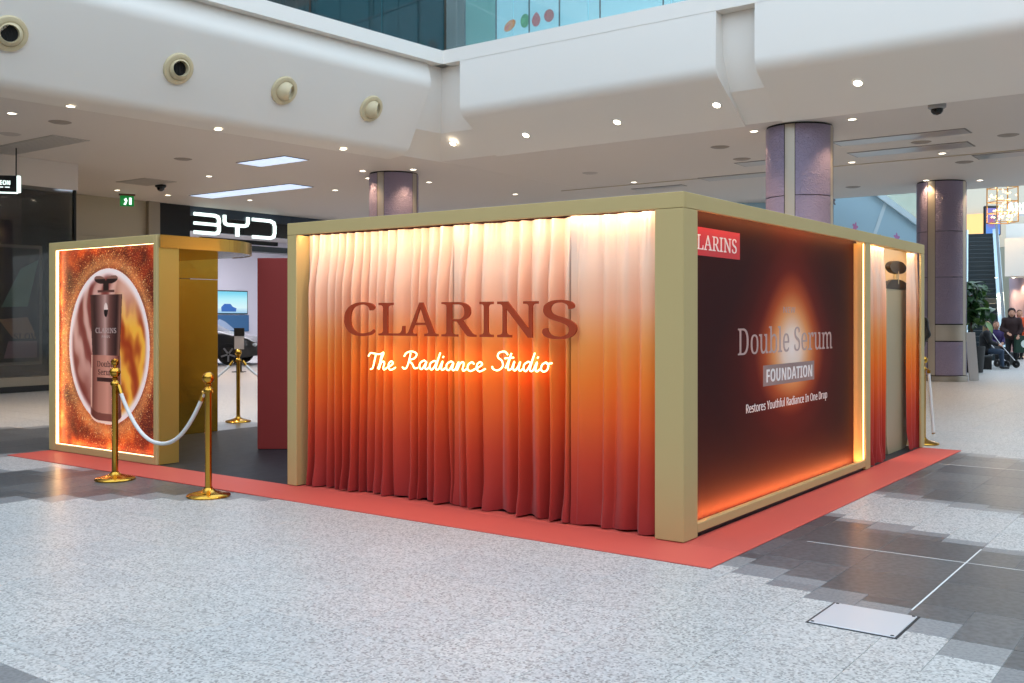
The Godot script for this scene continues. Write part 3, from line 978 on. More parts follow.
# ---------------------------------------------------------------- ombre curtains
func dyed(called: String) -> StandardMaterial3D:
	# the cloth is dyed from blush at the top through orange to wine red at the hem
	if mats.has(called):
		return mats[called]
	var m := M(called, Color.WHITE, 0.75)
	var g := Gradient.new()
	g.offsets = PackedFloat32Array([0.0, 0.16, 0.30, 0.42, 0.54, 0.66, 0.80, 1.0])
	g.colors = PackedColorArray([Color(0.93, 0.83, 0.77), Color(0.96, 0.80, 0.70), Color(0.97, 0.70, 0.54), Color(0.96, 0.57, 0.25), Color(0.97, 0.47, 0.08), Color(0.92, 0.37, 0.07), Color(0.78, 0.23, 0.09), Color(0.60, 0.13, 0.12)])
	var gt := GradientTexture2D.new()
	gt.gradient = g
	gt.width = 8
	gt.height = 256
	gt.fill_from = Vector2(0, 0)
	gt.fill_to = Vector2(0, 1)
	m.albedo_texture = gt
	m.texture_repeat = false
	m.rim_enabled = true
	m.rim = 0.25
	m.rim_tint = 0.7
	return m


# one hanging cloth of folds; run along x from x0 to x1 at depth z, fold widths vary; wide folds where calm > 0
func cloth(x0: float, x1: float, y0: float, y1: float, sd: int, pitch: float, amp: float, calm: Callable, lead := false, tuck := false) -> Geo:
	var r := RandomNumberGenerator.new()
	r.seed = sd
	# fold positions
	var folds := []
	var x := x0
	while x < x1:
		var w: float = pitch * r.randf_range(0.5, 1.6) * (1.0 + calm.call((x - x0) / (x1 - x0)) * 1.6)
		folds.append([x, w, amp * r.randf_range(0.5, 1.1), r.randf_range(-0.25, 0.25), r.randf_range(0.25, 0.75)])
		x += w
	var cols := int((x1 - x0) / 0.0055)
	var rows := []
	var nr := 34
	for i in nr + 1:
		var h := float(i) / nr # 0 at the top
		var line := PackedVector3Array()
		for j in cols + 1:
			var s := float(j) / cols
			var xx := lerpf(x0, x1, s)
			# the folds lean and drift a little on the way down
			var drift := sin(h * 2.1 + xx * 2.3) * 0.02 * h + sin(xx * 9.0 + h * 3.0) * 0.008 * h
			var q := xx + drift
			var z := 0.0
			for f in folds:
				if q >= f[0] and q < f[0] + f[1]:
					var u: float = (q - f[0]) / f[1]
					var peak: float = f[4] + f[3] * 0.3 * h
					var tt: float = u / peak if u < peak else (1.0 - u) / (1.0 - peak)
					z = f[2] * (smoothstep(0.0, 1.0, tt) * 0.45 + 0.55 * sin(tt * PI * 0.5)) * (0.55 + 0.45 * smoothstep(0.0, 0.25, h))
					break
			# small gathers under the heading tape
			z += sin(xx * 150.0 + sin(xx * 37.0) * 2.0) * 0.006 * (1.0 - smoothstep(0.0, 0.16, h))
			z += sin(xx * 21.0 + h * 5.0) * 0.006 * h
			if tuck:
				z *= 1.0 - 0.9 * smoothstep(x1 - 0.12, x1 - 0.07, xx)
			if lead:
				z = maxf(z, 0.06 * (1.0 - smoothstep(x0 + 0.05, x0 + 0.10, xx)))
			var kick := smoothstep(0.9, 1.0, h) * (0.02 * sin(xx * 17.0) + 0.012)
			line.append(V(xx + sin(xx * 31.0 + h * 4.0) * 0.004 * h, lerpf(y1, y0, h) + (0.006 * sin(xx * 23.0) if i == nr else 0.0), z + kick))
		rows.append(line)
	return Geo.new().sheet(rows)


func curtains() -> void:
	var m := dyed("ombre_cloth")
	var none := func(_s): return 0.0
	var names2 := ["densely pleated left length of the blush to wine ombre curtain", "middle length of the ombre curtain, behind most of the brown letters", "calm right length of the ombre curtain beside the corner post"]
	var spans := [[-3.755, -1.99, 5, 0.10, 0.15, none, -0.21], [-2.07, -0.84, 16, 0.13, 0.14, func(s): return 0.4 * s, -0.195], [-0.93, -0.222, 29, 0.12, 0.075, func(_s): return 0.35, -0.135]]
	for i in 3:
		var s: Array = spans[i]
		var o := single("ombre_curtain", cloth(s[0], s[1], 0.02, 2.225, s[2], s[3], s[4], s[5], true, i < 2), m, names2[i], "curtain", "curtains on the booth front", V(0, 0, s[6]))
	# a dark lining wall stands close behind the cloth
	part(get_node("popup_booth"), "backing_board", Geo.new().box(V(-3.87, 0.01, -0.30), V(-0.25, 2.3, -0.255)), M("lining_dark", Color(0.25, 0.07, 0.07), 0.8))


# ---------------------------------------------------------------- lettering on the curtain
func signs() -> void:
	var brown := M("letter_brown", Color(0.66, 0.22, 0.03), 0.65)
	var t := thing("letter_sign", "large rust brown serif letters mounted before the curtain", "sign", V(0, 0, -0.025))
	var word := "CLARINS"
	var spans := [[-3.176, -2.82], [-2.776, -2.486], [-2.486, -2.137], [-2.098, -1.756], [-1.719, -1.59], [-1.55, -1.178], [-1.14, -0.843]]
	for i in 7:
		var round_one := word[i] in "CS"
		text(t, "letter", word[i], SERIF, Vector2(spans[i][0], 1.340 if round_one else 1.348), Vector2(spans[i][1], 1.624 if round_one else 1.616), 0.014, Transform3D(), brown)
	# neon script
	var S := {
		"T": [[[-0.05, 0.78], [0.05, 0.98], [0.3, 0.96], [0.55, 0.93], [0.8, 1.03]], [[0.42, 0.95], [0.38, 0.5], [0.32, 0.08], [0.2, 0.0]], 0.56],
		"h": [[[0.0, 0.05], [0.14, 0.6], [0.23, 1.0], [0.15, 0.98], [0.09, 0.5], [0.06, 0.0], [0.14, 0.38], [0.27, 0.5], [0.33, 0.38], [0.30, 0.1], [0.37, 0.0], [0.5, 0.12]], 0.5],
		"e": [[[0.0, 0.12], [0.18, 0.24], [0.31, 0.4], [0.22, 0.53], [0.09, 0.4], [0.09, 0.14], [0.22, 0.0], [0.38, 0.08], [0.48, 0.16]], 0.46],
		"R": [[[0.2, 0.92], [0.16, 0.5], [0.08, 0.06], [-0.05, -0.02], [-0.14, 0.08]], [[-0.06, 0.72], [0.06, 0.95], [0.34, 1.03], [0.55, 0.88], [0.46, 0.62], [0.2, 0.5], [0.38, 0.3], [0.52, 0.04], [0.68, 0.08]], 0.66],
		"a": [[[0.36, 0.42], [0.23, 0.51], [0.06, 0.34], [0.07, 0.07], [0.2, 0.02], [0.36, 0.42], [0.33, 0.1], [0.4, 0.0], [0.52, 0.12]], 0.5],
		"d": [[[0.36, 0.42], [0.23, 0.51], [0.06, 0.34], [0.07, 0.07], [0.2, 0.02], [0.38, 0.5], [0.48, 1.0], [0.38, 0.4], [0.35, 0.08], [0.43, 0.0], [0.54, 0.12]], 0.52],
		"i": [[[0.0, 0.12], [0.11, 0.5], [0.08, 0.1], [0.16, 0.0], [0.28, 0.12]], [[0.15, 0.72], [0.18, 0.8]], 0.27],
		"n": [[[0.0, 0.12], [0.09, 0.5], [0.06, 0.0], [0.15, 0.36], [0.28, 0.5], [0.34, 0.38], [0.31, 0.08], [0.38, 0.0], [0.5, 0.12]], 0.47],
		"c": [[[0.34, 0.4], [0.23, 0.51], [0.08, 0.36], [0.08, 0.1], [0.21, 0.0], [0.4, 0.12]], 0.39],
		"S": [[[0.62, 0.86], [0.46, 1.03], [0.2, 0.96], [0.16, 0.72], [0.38, 0.5], [0.44, 0.2], [0.24, -0.02], [0.0, 0.04], [-0.06, 0.2]], 0.58],
		"t": [[[0.0, 0.12], [0.13, 0.6], [0.2, 0.95], [0.11, 0.3], [0.15, 0.02], [0.28, 0.08]], [[-0.04, 0.66], [0.38, 0.72]], 0.3],
		"u": [[[0.0, 0.12], [0.09, 0.5], [0.06, 0.15], [0.15, 0.0], [0.28, 0.2], [0.36, 0.5], [0.33, 0.1], [0.41, 0.0], [0.52, 0.12]], 0.5],
		"o": [[[0.24, 0.51], [0.09, 0.38], [0.06, 0.12], [0.19, 0.0], [0.34, 0.12], [0.36, 0.38], [0.24, 0.51], [0.32, 0.43], [0.52, 0.48]], 0.48],
	}
	var neon := glow("neon_tube", Color(1.0, 0.84, 0.56), 5.0)
	t = thing("neon_sign", "glowing warm white script neon under the brown letters", "neon sign", V(0, 0, -0.02))
	for w in [["The", -2.905, -2.60, 1.068], ["Radiance", -2.49, -1.675, 1.085], ["Studio", -1.595, -1.075, 1.102]]:
		var total := 0.0
		for ch in w[0]:
			total += S[ch][-1]
		var sx: float = (w[2] - w[1]) / total
		var at: float = w[1]
		for ch in w[0]:
			var g := Geo.new()
			for k in S[ch].size() - 1:
				var pts := []
				for p in S[ch][k]:
					pts.append(V(at + p[0] * sx + p[1] * 0.02, w[3] + p[1] * 0.135, 0.0 if k == 0 else 0.012))
				if ch == "i" and k == 1:
					part(t, "neon_dot", Geo.new().tube(spline(pts, 5), 0.0062, 7), neon)
				else:
					g.tube(spline(pts, 5), 0.0062, 7)
			part(t, "neon_letter", g, neon)
			at += S[ch][-1] * sx
	for x in [-2.75, -2.3, -1.85, -1.35]:
		omni(V(x, 1.13, 0.02), 0.009, Color(1.0, 0.68, 0.32), 0.05)


# ---------------------------------------------------------------- lit poster box
func light_box() -> void:
	var k: Material = mats.booth_khaki
	var t := thing("poster_light_box", "khaki light box with a glowing orange poster of a brown bottle", "light box")
	var x0 := -7.86
	var x1 := -5.835
	part(t, "left_stile", Geo.new().box(V(x0, 0.012, -0.24), V(x0 + 0.13, 2.33, 0), 0.004), k)
	part(t, "right_stile", Geo.new().box(V(x1 - 0.05, 0.012, -0.24), V(x1, 2.33, 0), 0.004), k)
	part(t, "top_rail", Geo.new().box(V(x0 + 0.1305, 2.245, -0.24), V(x1 - 0.0505, 2.33, 0), 0.004), k)
	part(t, "bottom_rail", Geo.new().box(V(x0 + 0.1305, 0.012, -0.24), V(x1 - 0.0505, 0.085, 0), 0.004), k)
	var a := x0 + 0.131
	var b := x1 - 0.051
	var led: Material = mats.led_warm
	part(t, "led_strip", Geo.new().box(V(a, 0.09, -0.038), V(a + 0.005, 2.24, -0.012)), led)
	part(t, "led_strip", Geo.new().box(V(a + 0.012, 0.086, -0.04), V(b, 0.089, -0.03)), led)
	part(t, "led_strip", Geo.new().box(V(a + 0.012, 2.241, -0.04), V(b, 2.244, -0.03)), led)
	area(V(a + 0.008, 1.16, -0.03), Vector2(0.008, 2.1), 0.10, Color(1.0, 0.72, 0.42), Vector3.RIGHT)
	area(V((a + b) / 2, 0.1, -0.03), Vector2(1.8, 0.015), 0.12, Color(1.0, 0.72, 0.42), Vector3.UP, Vector3.FORWARD)
	area(V((a + b) / 2, 2.23, -0.03), Vector2(1.8, 0.015), 0.05, Color(1.0, 0.72, 0.42), Vector3.DOWN, Vector3.FORWARD)
	# printed poster
	var nz := FastNoiseLite.new()
	nz.seed = 4
	nz.frequency = 3.0
	nz.fractal_octaves = 4
	var spark := FastNoiseLite.new()
	spark.seed = 8
	spark.noise_type = FastNoiseLite.TYPE_CELLULAR
	spark.frequency = 38.0
	spark.cellular_return_type = FastNoiseLite.RETURN_DISTANCE
	var art := func(u: float, w: float) -> Color:
		var n1 := nz.get_noise_2d(u * 1.6, w * 1.85)
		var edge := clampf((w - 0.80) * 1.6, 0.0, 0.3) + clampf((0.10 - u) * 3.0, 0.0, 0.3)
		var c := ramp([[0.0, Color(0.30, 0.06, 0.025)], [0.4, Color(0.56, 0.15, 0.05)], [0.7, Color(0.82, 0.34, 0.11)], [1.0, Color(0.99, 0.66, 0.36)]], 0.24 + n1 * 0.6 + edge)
		var ex := (u - 0.51) / 0.41
		var ey := (w - 0.49) / 0.385
		var r := sqrt(ex * ex + ey * ey)
		c = c.lerp(Color(0.97, 0.66, 0.40), 0.6 * clampf(1.0 - absf(r - 1.08) * 6.5, 0, 1))
		var sp := spark.get_noise_2d(u, w * 1.15)
		var near := exp(-absf(r - 1.15) * 2.2)
		var dots := spark.get_noise_2d(u * 2.3 + 5.0, w * 2.6)
		if sp < -0.86 + 0.10 * near:
			c = c.lerp(Color(1.0, 0.90, 0.66), 0.85)
		if dots < -0.80 + 0.14 * near:
			c = c.lerp(Color(0.98, 0.70, 0.36), 0.6)
		if r < 1.0:
			# satin on the left, amber liquid on the right
			var fold := sin(u * 44.0 + sin(w * 5.0) * 3.4 + nz.get_noise_2d(u * 0.5, w * 0.4) * 6.0)
			fold = signf(fold) * pow(absf(fold), 0.6)
			var satin := Color(0.80, 0.60, 0.54).lerp(Color(0.48, 0.20, 0.17), 0.5 + 0.5 * fold)
			satin = satin.lerp(Color(0.40, 0.10, 0.07), clampf((w - 0.5) * 1.6, 0, 0.7))
			var flow := sin(u * 34.0 - w * 16.0 + nz.get_noise_2d(u * 0.7, w * 0.5) * 7.0)
			var amber := Color(0.93, 0.66, 0.22).lerp(Color(0.60, 0.20, 0.05), 0.5 + 0.5 * flow)
			if w < 0.4:
				amber = amber.lerp(Color(0.86, 0.66, 0.58), clampf((0.4 - w) * 5.0, 0, 0.9))
			c = satin.lerp(amber, smoothstep(0.5, 0.68, u))
			c = c.lerp(Color(0.93, 0.84, 0.82), smoothstep(0.86, 0.96, r))
		# bottle: dark cap
		var cx := 0.49
		var half := 0.163 - 0.022 * clampf((w - 0.235) / 0.29, 0, 1)
		if w > 0.235 and w < 0.535 and absf(u - cx) < half:
			var s := (u - cx) / half
			c = ramp([[-1.0, Color(0.30, 0.17, 0.15)], [-0.75, Color(0.20, 0.10, 0.09)], [-0.3, Color(0.52, 0.36, 0.33)], [-0.05, Color(0.72, 0.56, 0.52)], [0.25, Color(0.40, 0.24, 0.21)], [0.7, Color(0.17, 0.08, 0.075)], [0.92, Color(0.50, 0.32, 0.26)], [1.0, Color(0.25, 0.12, 0.10)]], s)
			if Vector2((u - cx) / 0.02, (w - 0.31) / 0.035).length() < 1.0:
				c = Color(0.10, 0.05, 0.05) if w > 0.31 else Color(0.86, 0.76, 0.72)
		# glass body
		var h2 := 0.15 + 0.008 * clampf((w - 0.53) / 0.3, 0, 1)
		var low := 0.872 - 0.03 * pow(absf(u - cx) / h2, 4.0)
		if w >= 0.535 and w < low and absf(u - cx) < h2:
			var s := (u - cx) / h2
			c = ramp([[-1.0, Color(0.93, 0.76, 0.66)], [-0.86, Color(0.44, 0.22, 0.18)], [-0.5, Color(0.66, 0.42, 0.35)], [0.1, Color(0.78, 0.53, 0.45)], [0.6, Color(0.60, 0.36, 0.30)], [0.9, Color(0.36, 0.15, 0.12)], [1.0, Color(0.88, 0.66, 0.52)]], s)
			if w > low - 0.05:
				c = c.lerp(Color(0.30, 0.10, 0.08), 0.6)
			if w > low - 0.012:
				c = Color(0.93, 0.78, 0.70)
		# pump nozzle
		if absf(u - cx) < 0.085 and w > 0.212 and w < 0.222:
			c = Color(0.35, 0.2, 0.17)
		if absf(u - cx) < 0.028 and w > 0.165 and w < 0.213:
			c = Color(0.14, 0.07, 0.06)
		if Vector2((absf(u - cx) - 0.062) / 0.058, (w - 0.160 + 0.1 * (absf(u - cx) - 0.06)) / 0.019).length() < 1.0:
			c = Color(0.50, 0.33, 0.28) if w < 0.156 else Color(0.13, 0.065, 0.06)
		return c
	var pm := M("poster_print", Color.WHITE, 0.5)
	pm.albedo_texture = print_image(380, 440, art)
	pm.texture_repeat = false
	pm.emission_enabled = true
	pm.emission_operator = BaseMaterial3D.EMISSION_OP_MULTIPLY
	pm.emission = Color.WHITE
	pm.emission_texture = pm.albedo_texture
	pm.emission_energy_multiplier = 0.34
	var g := Geo.new()
	g.quad(V(a, 2.245, -0.06), V(b, 2.245, -0.06), V(b, 0.085, -0.06), V(a, 0.085, -0.06), V(0, 0, 1))
	g.box(V(a, 0.085, -0.1), V(b, 2.245, -0.061))
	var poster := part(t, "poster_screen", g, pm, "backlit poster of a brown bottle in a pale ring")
	var W := b - a
	var hh := 2.16
	var px := func(u: float) -> float: return a + u * W
	var py := func(w: float) -> float: return 2.245 - w * hh
	var xf := Transform3D(Basis(), V(0, 0, -0.06))
	var pale := M("poster_pale", Color(0.80, 0.68, 0.64), 0.5)
	var ink := M("poster_ink", Color(0.28, 0.13, 0.11), 0.5)
	text(poster, "cap_text", "CLARINS", SERIF, Vector2(px.call(0.385), py.call(0.425)), Vector2(px.call(0.595), py.call(0.398)), 0.002, xf, pale)
	text(poster, "cap_text", "PARIS", SANS, Vector2(px.call(0.45), py.call(0.448)), Vector2(px.call(0.53), py.call(0.436)), 0.002, xf, pale)
	text(poster, "bottle_text", "Double", SERIF, Vector2(px.call(0.40), py.call(0.592)), Vector2(px.call(0.58), py.call(0.562)), 0.002, xf, ink)
	text(poster, "bottle_text", "Serum", SERIF, Vector2(px.call(0.41), py.call(0.632)), Vector2(px.call(0.57), py.call(0.604)), 0.002, xf, ink)
	part(poster, "bottle_caption", Geo.new().box(V(px.call(0.40), py.call(0.665), -0.06), V(px.call(0.58), py.call(0.645), -0.058)), ink)
	# brass cheek and rounded brass canopy over the entrance
	var brass: Material = mats.brass_sheet
	part(t, "brass_cheek", Geo.new().box(V(x1, 0.012, -0.262), V(x1 + 0.006, 2.20, -0.03), 0.001), M("brass_brushed", Color(0.86, 0.71, 0.38), 0.45, 0.9))
	var R := 1.0
	var zc := -0.7
	var poly := PackedVector2Array()
	poly.append(Vector2(-7.85, 0.245)); poly.append(Vector2(-5.83, 0.245))
	for i in 21:
		var an := PI / 2 * i / 20
		poly.append(Vector2(-6.83 + R * cos(an), 0.7 + R * sin(an)))
	poly.append(Vector2(-7.85, 1.7))
	var up := Transform3D(Basis(V(1, 0, 0), V(0, 0, -1), V(0, 1, 0)), Vector3.ZERO)
	part(t, "canopy", Geo.new().extrude(poly, 2.205, 2.325, up), M("canopy_brass", Color(0.72, 0.58, 0.36), 0.1, 1.0))
	# brass rim of narrow upright strips round the canopy
	var rim := Geo.new()
	var edge := [Vector2(-5.826, 0.03), Vector2(-5.826, 0.7)]
	for i in range(1, 25):
		var an := PI / 2 * i / 24
		edge.append(Vector2(-6.83 + (R + 0.004) * cos(an), 0.7 + (R + 0.004) * sin(an)))
	for i in edge.size() - 1:
		var p: Vector2 = edge[i]
		var q: Vector2 = edge[i + 1]
		var d := (q - p).normalized()
		var o := V(d.y, 0, d.x) * 0.012 * (1.0 if i % 2 == 0 else 0.93)
		rim.quad(V(p.x, 2.2, -p.y) + o, V(q.x, 2.2, -q.y) + o, V(q.x, 2.33, -q.y) + o, V(p.x, 2.33, -p.y) + o, o)
		rim.quad(V(p.x, 2.33, -p.y) + o, V(q.x, 2.33, -q.y) + o, V(q.x, 2.33, -q.y), V(p.x, 2.33, -p.y), Vector3.UP)
		rim.quad(V(p.x, 2.2, -p.y) + o, V(q.x, 2.2, -q.y) + o, V(q.x, 2.2, -q.y), V(p.x, 2.2, -p.y), Vector3.DOWN)
	part(t, "canopy_rim", rim, M("brass_rim", Color(0.83, 0.66, 0.33), 0.25, 1.0))


func entrance() -> void:
	var brass: Material = mats.brass_sheet
	var t := thing("brass_wall", "polished brass wall inside the entrance behind the light box", "wall panel", V(-7.86, 0, 0))
	part(t, "lower_sheet", Geo.new().box(V(-0.05, 0.008, -2.29), V(0.0, 1.985, -0.27), 0.002), brass)
	part(t, "upper_sheet", Geo.new().box(V(-0.05, 1.990, -2.29), V(0.004, 2.33, -0.27), 0.002), brass)
	t = thing("red_partition", "plain dark red partition standing in the booth entrance", "wall panel", V(-6.0, 0, -1.41), deg_to_rad(36.3))
	part(t, "board", Geo.new().box(V(0, 0.012, -0.12), V(2.1, 2.165, 0), 0.003), mats.red_wall)
	part(t, "skirting", Geo.new().box(V(0.01, 0.006, -0.11), V(2.09, 0.02, -0.01)), mats.black)


# ---------------------------------------------------------------- side doorway with bottle-shaped board
func doorway() -> void:
	var m := dyed("ombre_cloth")
	var none := func(_s): return 0.0
	var made := []
	for q in [[-0.03, 0.66, 41, "gathered ombre curtain at the left of the side doorway"], [1.60, 1.985, 52, "gathered ombre curtain at the right of the side doorway"]]:
		var o := single("doorway_curtain", cloth(q[0], q[1], 0.012, 2.222, q[2], 0.1, 0.07, none), m, q[3], "curtain", "curtains of the side doorway", V(-0.095, 0, -4.1))
		o.rotation.y = PI / 2
	# bottle-shaped board: body with domed shoulder, neck and oval cap
	var beige := M("board_beige", Color(0.66, 0.60, 0.47), 0.45)
	var umber := M("board_umber", Color(0.17, 0.12, 0.06), 0.5)
	var t := thing("bottle_board", "tall beige bottle-shaped board standing in the side doorway", "display board", V(-0.17, 0.008, -5.56), PI / 2)
	var body := PackedVector2Array([Vector2(-0.36, 0.0), Vector2(0.28, 0.0), Vector2(0.36, 0.03), Vector2(0.42, 0.10), Vector2(0.45, 0.22), Vector2(0.45, 1.80), Vector2(-0.42, 1.80), Vector2(-0.42, 0.2), Vector2(-0.40, 0.08)])
	part(t, "body", Geo.new().extrude(body, -0.02, 0.02), beige)
	var dome := PackedVector2Array()
	for k in 17:
		var an := PI * k / 16
		dome.append(Vector2(0.015 + 0.45 * cos(an), 1.801 + 0.11 * sin(an)))
	part(t, "shoulder", Geo.new().extrude(dome, -0.03, 0.025), umber)
	part(t, "neck", Geo.new().lathe([Vector2(0.03, 1.86), Vector2(0.03, 2.0)], 16, V(0.02, 0, 0)), beige)
	var cap := PackedVector2Array()
	for k in 28:
		var an := TAU * k / 28
		cap.append(Vector2(0.02 + 0.325 * cos(an), 2.045 + 0.072 * sin(an)))
	part(t, "cap", Geo.new().extrude(cap, -0.03, 0.025), umber)
	# what shows inside: a brass drum and a lamp
	t = thing("brass_drum", "round brass drum lit warmly inside the side doorway", "display stand", V(-1.3, 0, -5.2))
	part(t, "drum", Geo.new().lathe([Vector2(0.6, 0.01), Vector2(0.6, 1.86), Vector2(0.57, 1.9), Vector2(0.0, 1.9)], 40), mats.brass_sheet)
	part(t, "upper_drum", Geo.new().lathe([Vector2(0.42, 1.9), Vector2(0.42, 2.25), Vector2(0.0, 2.25)], 36), mats.brass_sheet)
	t = thing("booth_lamp", "small warm lamp glowing inside the side doorway", "lamp", V(-0.62, 2.02, -4.72))
	part(t, "bulb", Geo.new().lathe([Vector2(0.0, -0.05), Vector2(0.035, -0.035), Vector2(0.05, 0.0), Vector2(0.035, 0.035), Vector2(0.0, 0.05)], 16), glow("lamp_bulb", Color(1.0, 0.85, 0.6), 4.0))
	part(t, "stem", Geo.new().lathe([Vector2(0.01, 0.05), Vector2(0.01, 0.28)], 8), mats.brass)
	omni(V(-0.62, 2.02, -4.72), 1.0, Color(1.0, 0.82, 0.58), 0.04)
	part(get_node("popup_booth"), "inner_wall", Geo.new().box(V(-3.87, 0.01, -6.18), V(-0.14, 2.35, -6.12)), M("inner_cream", Color(0.85, 0.74, 0.58), 0.6))


# ---------------------------------------------------------------- rope barriers
func stanchions() -> void:
	var brass: Material = mats.brass
	var post := []
	post.append_array([Vector2(0.0, 0.0), Vector2(0.175, 0.0), Vector2(0.18, 0.012), Vector2(0.172, 0.022), Vector2(0.12, 0.036), Vector2(0.06, 0.052), Vector2(0.035, 0.07), Vector2(0.033, 0.08)])
	var base := Geo.new().lathe(post, 40).mesh()
	var pole := Geo.new().lathe([Vector2(0.028, 0.075), Vector2(0.028, 0.885)], 24).mesh()
	var collar := Geo.new().lathe([Vector2(0.028, 0.87), Vector2(0.04, 0.872), Vector2(0.042, 0.895), Vector2(0.034, 0.905), Vector2(0.022, 0.915), Vector2(0.018, 0.925)], 24).mesh()
	var fin := [Vector2(0.018, 0.92), Vector2(0.03, 0.93), Vector2(0.03, 0.938), Vector2(0.02, 0.945)]
	for k in 13:
		var a := -PI / 2 + 0.35 + (PI - 0.35) * k / 12.0
		fin.append(Vector2(0.05 * cos(a), 0.992 + 0.05 * sin(a)))
	var ball := Geo.new().lathe(fin, 28).mesh()
	var q := [[-5.405, 0.722, "brass stanchion standing in front of the lit poster", 0.0], [-4.004, 0.743, "nearest brass stanchion, in front of the booth entrance", 0.0], [-8.62, -3.22, "brass stanchion seen through the booth entrance", 0.0], [-0.09, -6.42, "brass stanchion half hidden at the booth's far right corner", 0.0], [-9.9, -4.6, "brass stanchion hidden behind the red partition", 0.0], [-8.9, -1.5, "brass stanchion behind the brass wall", 0.0]]
	for i in 4:
		var t := thing("stanchion", q[i][2], "stanchion", V(q[i][0], 0, q[i][1]), 0.0, "brass rope stanchions")
		part(t, "base", base, brass)
		part(t, "pole", pole, brass)
		part(t, "collar", collar, brass)
		part(t, "ball_finial", ball, brass)
		for s in [-1, 1]:
			part(t, "hook", Geo.new().tube(spline([V(s * 0.035, 0.885, 0), V(s * 0.055, 0.882, 0), V(s * 0.058, 0.865, 0)], 4), 0.006, 8), brass)
		if i == 0:
			part(t, "top_finial", Geo.new().lathe([Vector2(0.014, 1.035), Vector2(0.016, 1.05), Vector2(0.03, 1.06), Vector2(0.036, 1.085), Vector2(0.03, 1.11), Vector2(0.0, 1.12)], 20), brass)
	var white := M("rope_white", Color(0.88, 0.86, 0.84), 0.8)
	var ropes := [[V(-5.345, 0.86, 0.722), V(-4.064, 0.86, 0.743), 0.47, "white rope sagging between the two near stanchions"], [V(-8.58, 0.86, -3.27), V(-7.2, 0.86, -4.0), 0.38, "white rope running right from the stanchion in the entrance"], [V(-8.67, 0.86, -3.17), V(-9.35, 0.86, -1.75), 0.4, "white rope running left from the stanchion in the entrance"], [V(-0.03, 0.86, -6.42), V(0.03, 0.12, -6.40), 0.0, "white rope hanging behind the booth's far right corner"]]
	for r in ropes:
		var t := thing("barrier_rope", r[3], "rope", Vector3.ZERO, 0.0, "white barrier ropes")
		var pts := PackedVector3Array()
		for k in 33:
			var s := k / 32.0
			var p: Vector3 = r[0].lerp(r[1], s)
			p.y -= r[2] * (1.0 - pow(absf(2.0 * s - 1.0), 2.2))
			pts.append(p)
		part(t, "cord", Geo.new().tube(pts, 0.017, 10), white)
		for e in [[pts[0], pts[1]], [pts[32], pts[31]]]:
			part(t, "end_cap", Geo.new().tube(PackedVector3Array([e[0] + V(0, 0.012, 0), e[0].lerp(e[1], 1.0)]), 0.020, 10), brass)


# ---------------------------------------------------------------- shops on the left
func ribbon(path: Array, w: float) -> PackedVector2Array:
	# a band of even width along an open path
	var l := PackedVector2Array()
	var r := PackedVector2Array()
	for i in path.size():
		var a: Vector2 = (path[i] - path[i - 1]).normalized() if i > 0 else Vector2.ZERO
		var b: Vector2 = (path[i + 1] - path[i]).normalized() if i < path.size() - 1 else Vector2.ZERO
		var d := (a + b).normalized()
		var n := Vector2(-d.y, d.x)
		var k := 1.0
		if i > 0 and i < path.size() - 1:
			k = 1.0 / maxf(0.5, n.dot(Vector2(-a.y, a.x)))
		l.append(path[i] + n * w * 0.5 * k)
		r.append(path[i] - n * w * 0.5 * k)
	r.reverse()
	l.append_array(r)
	return l


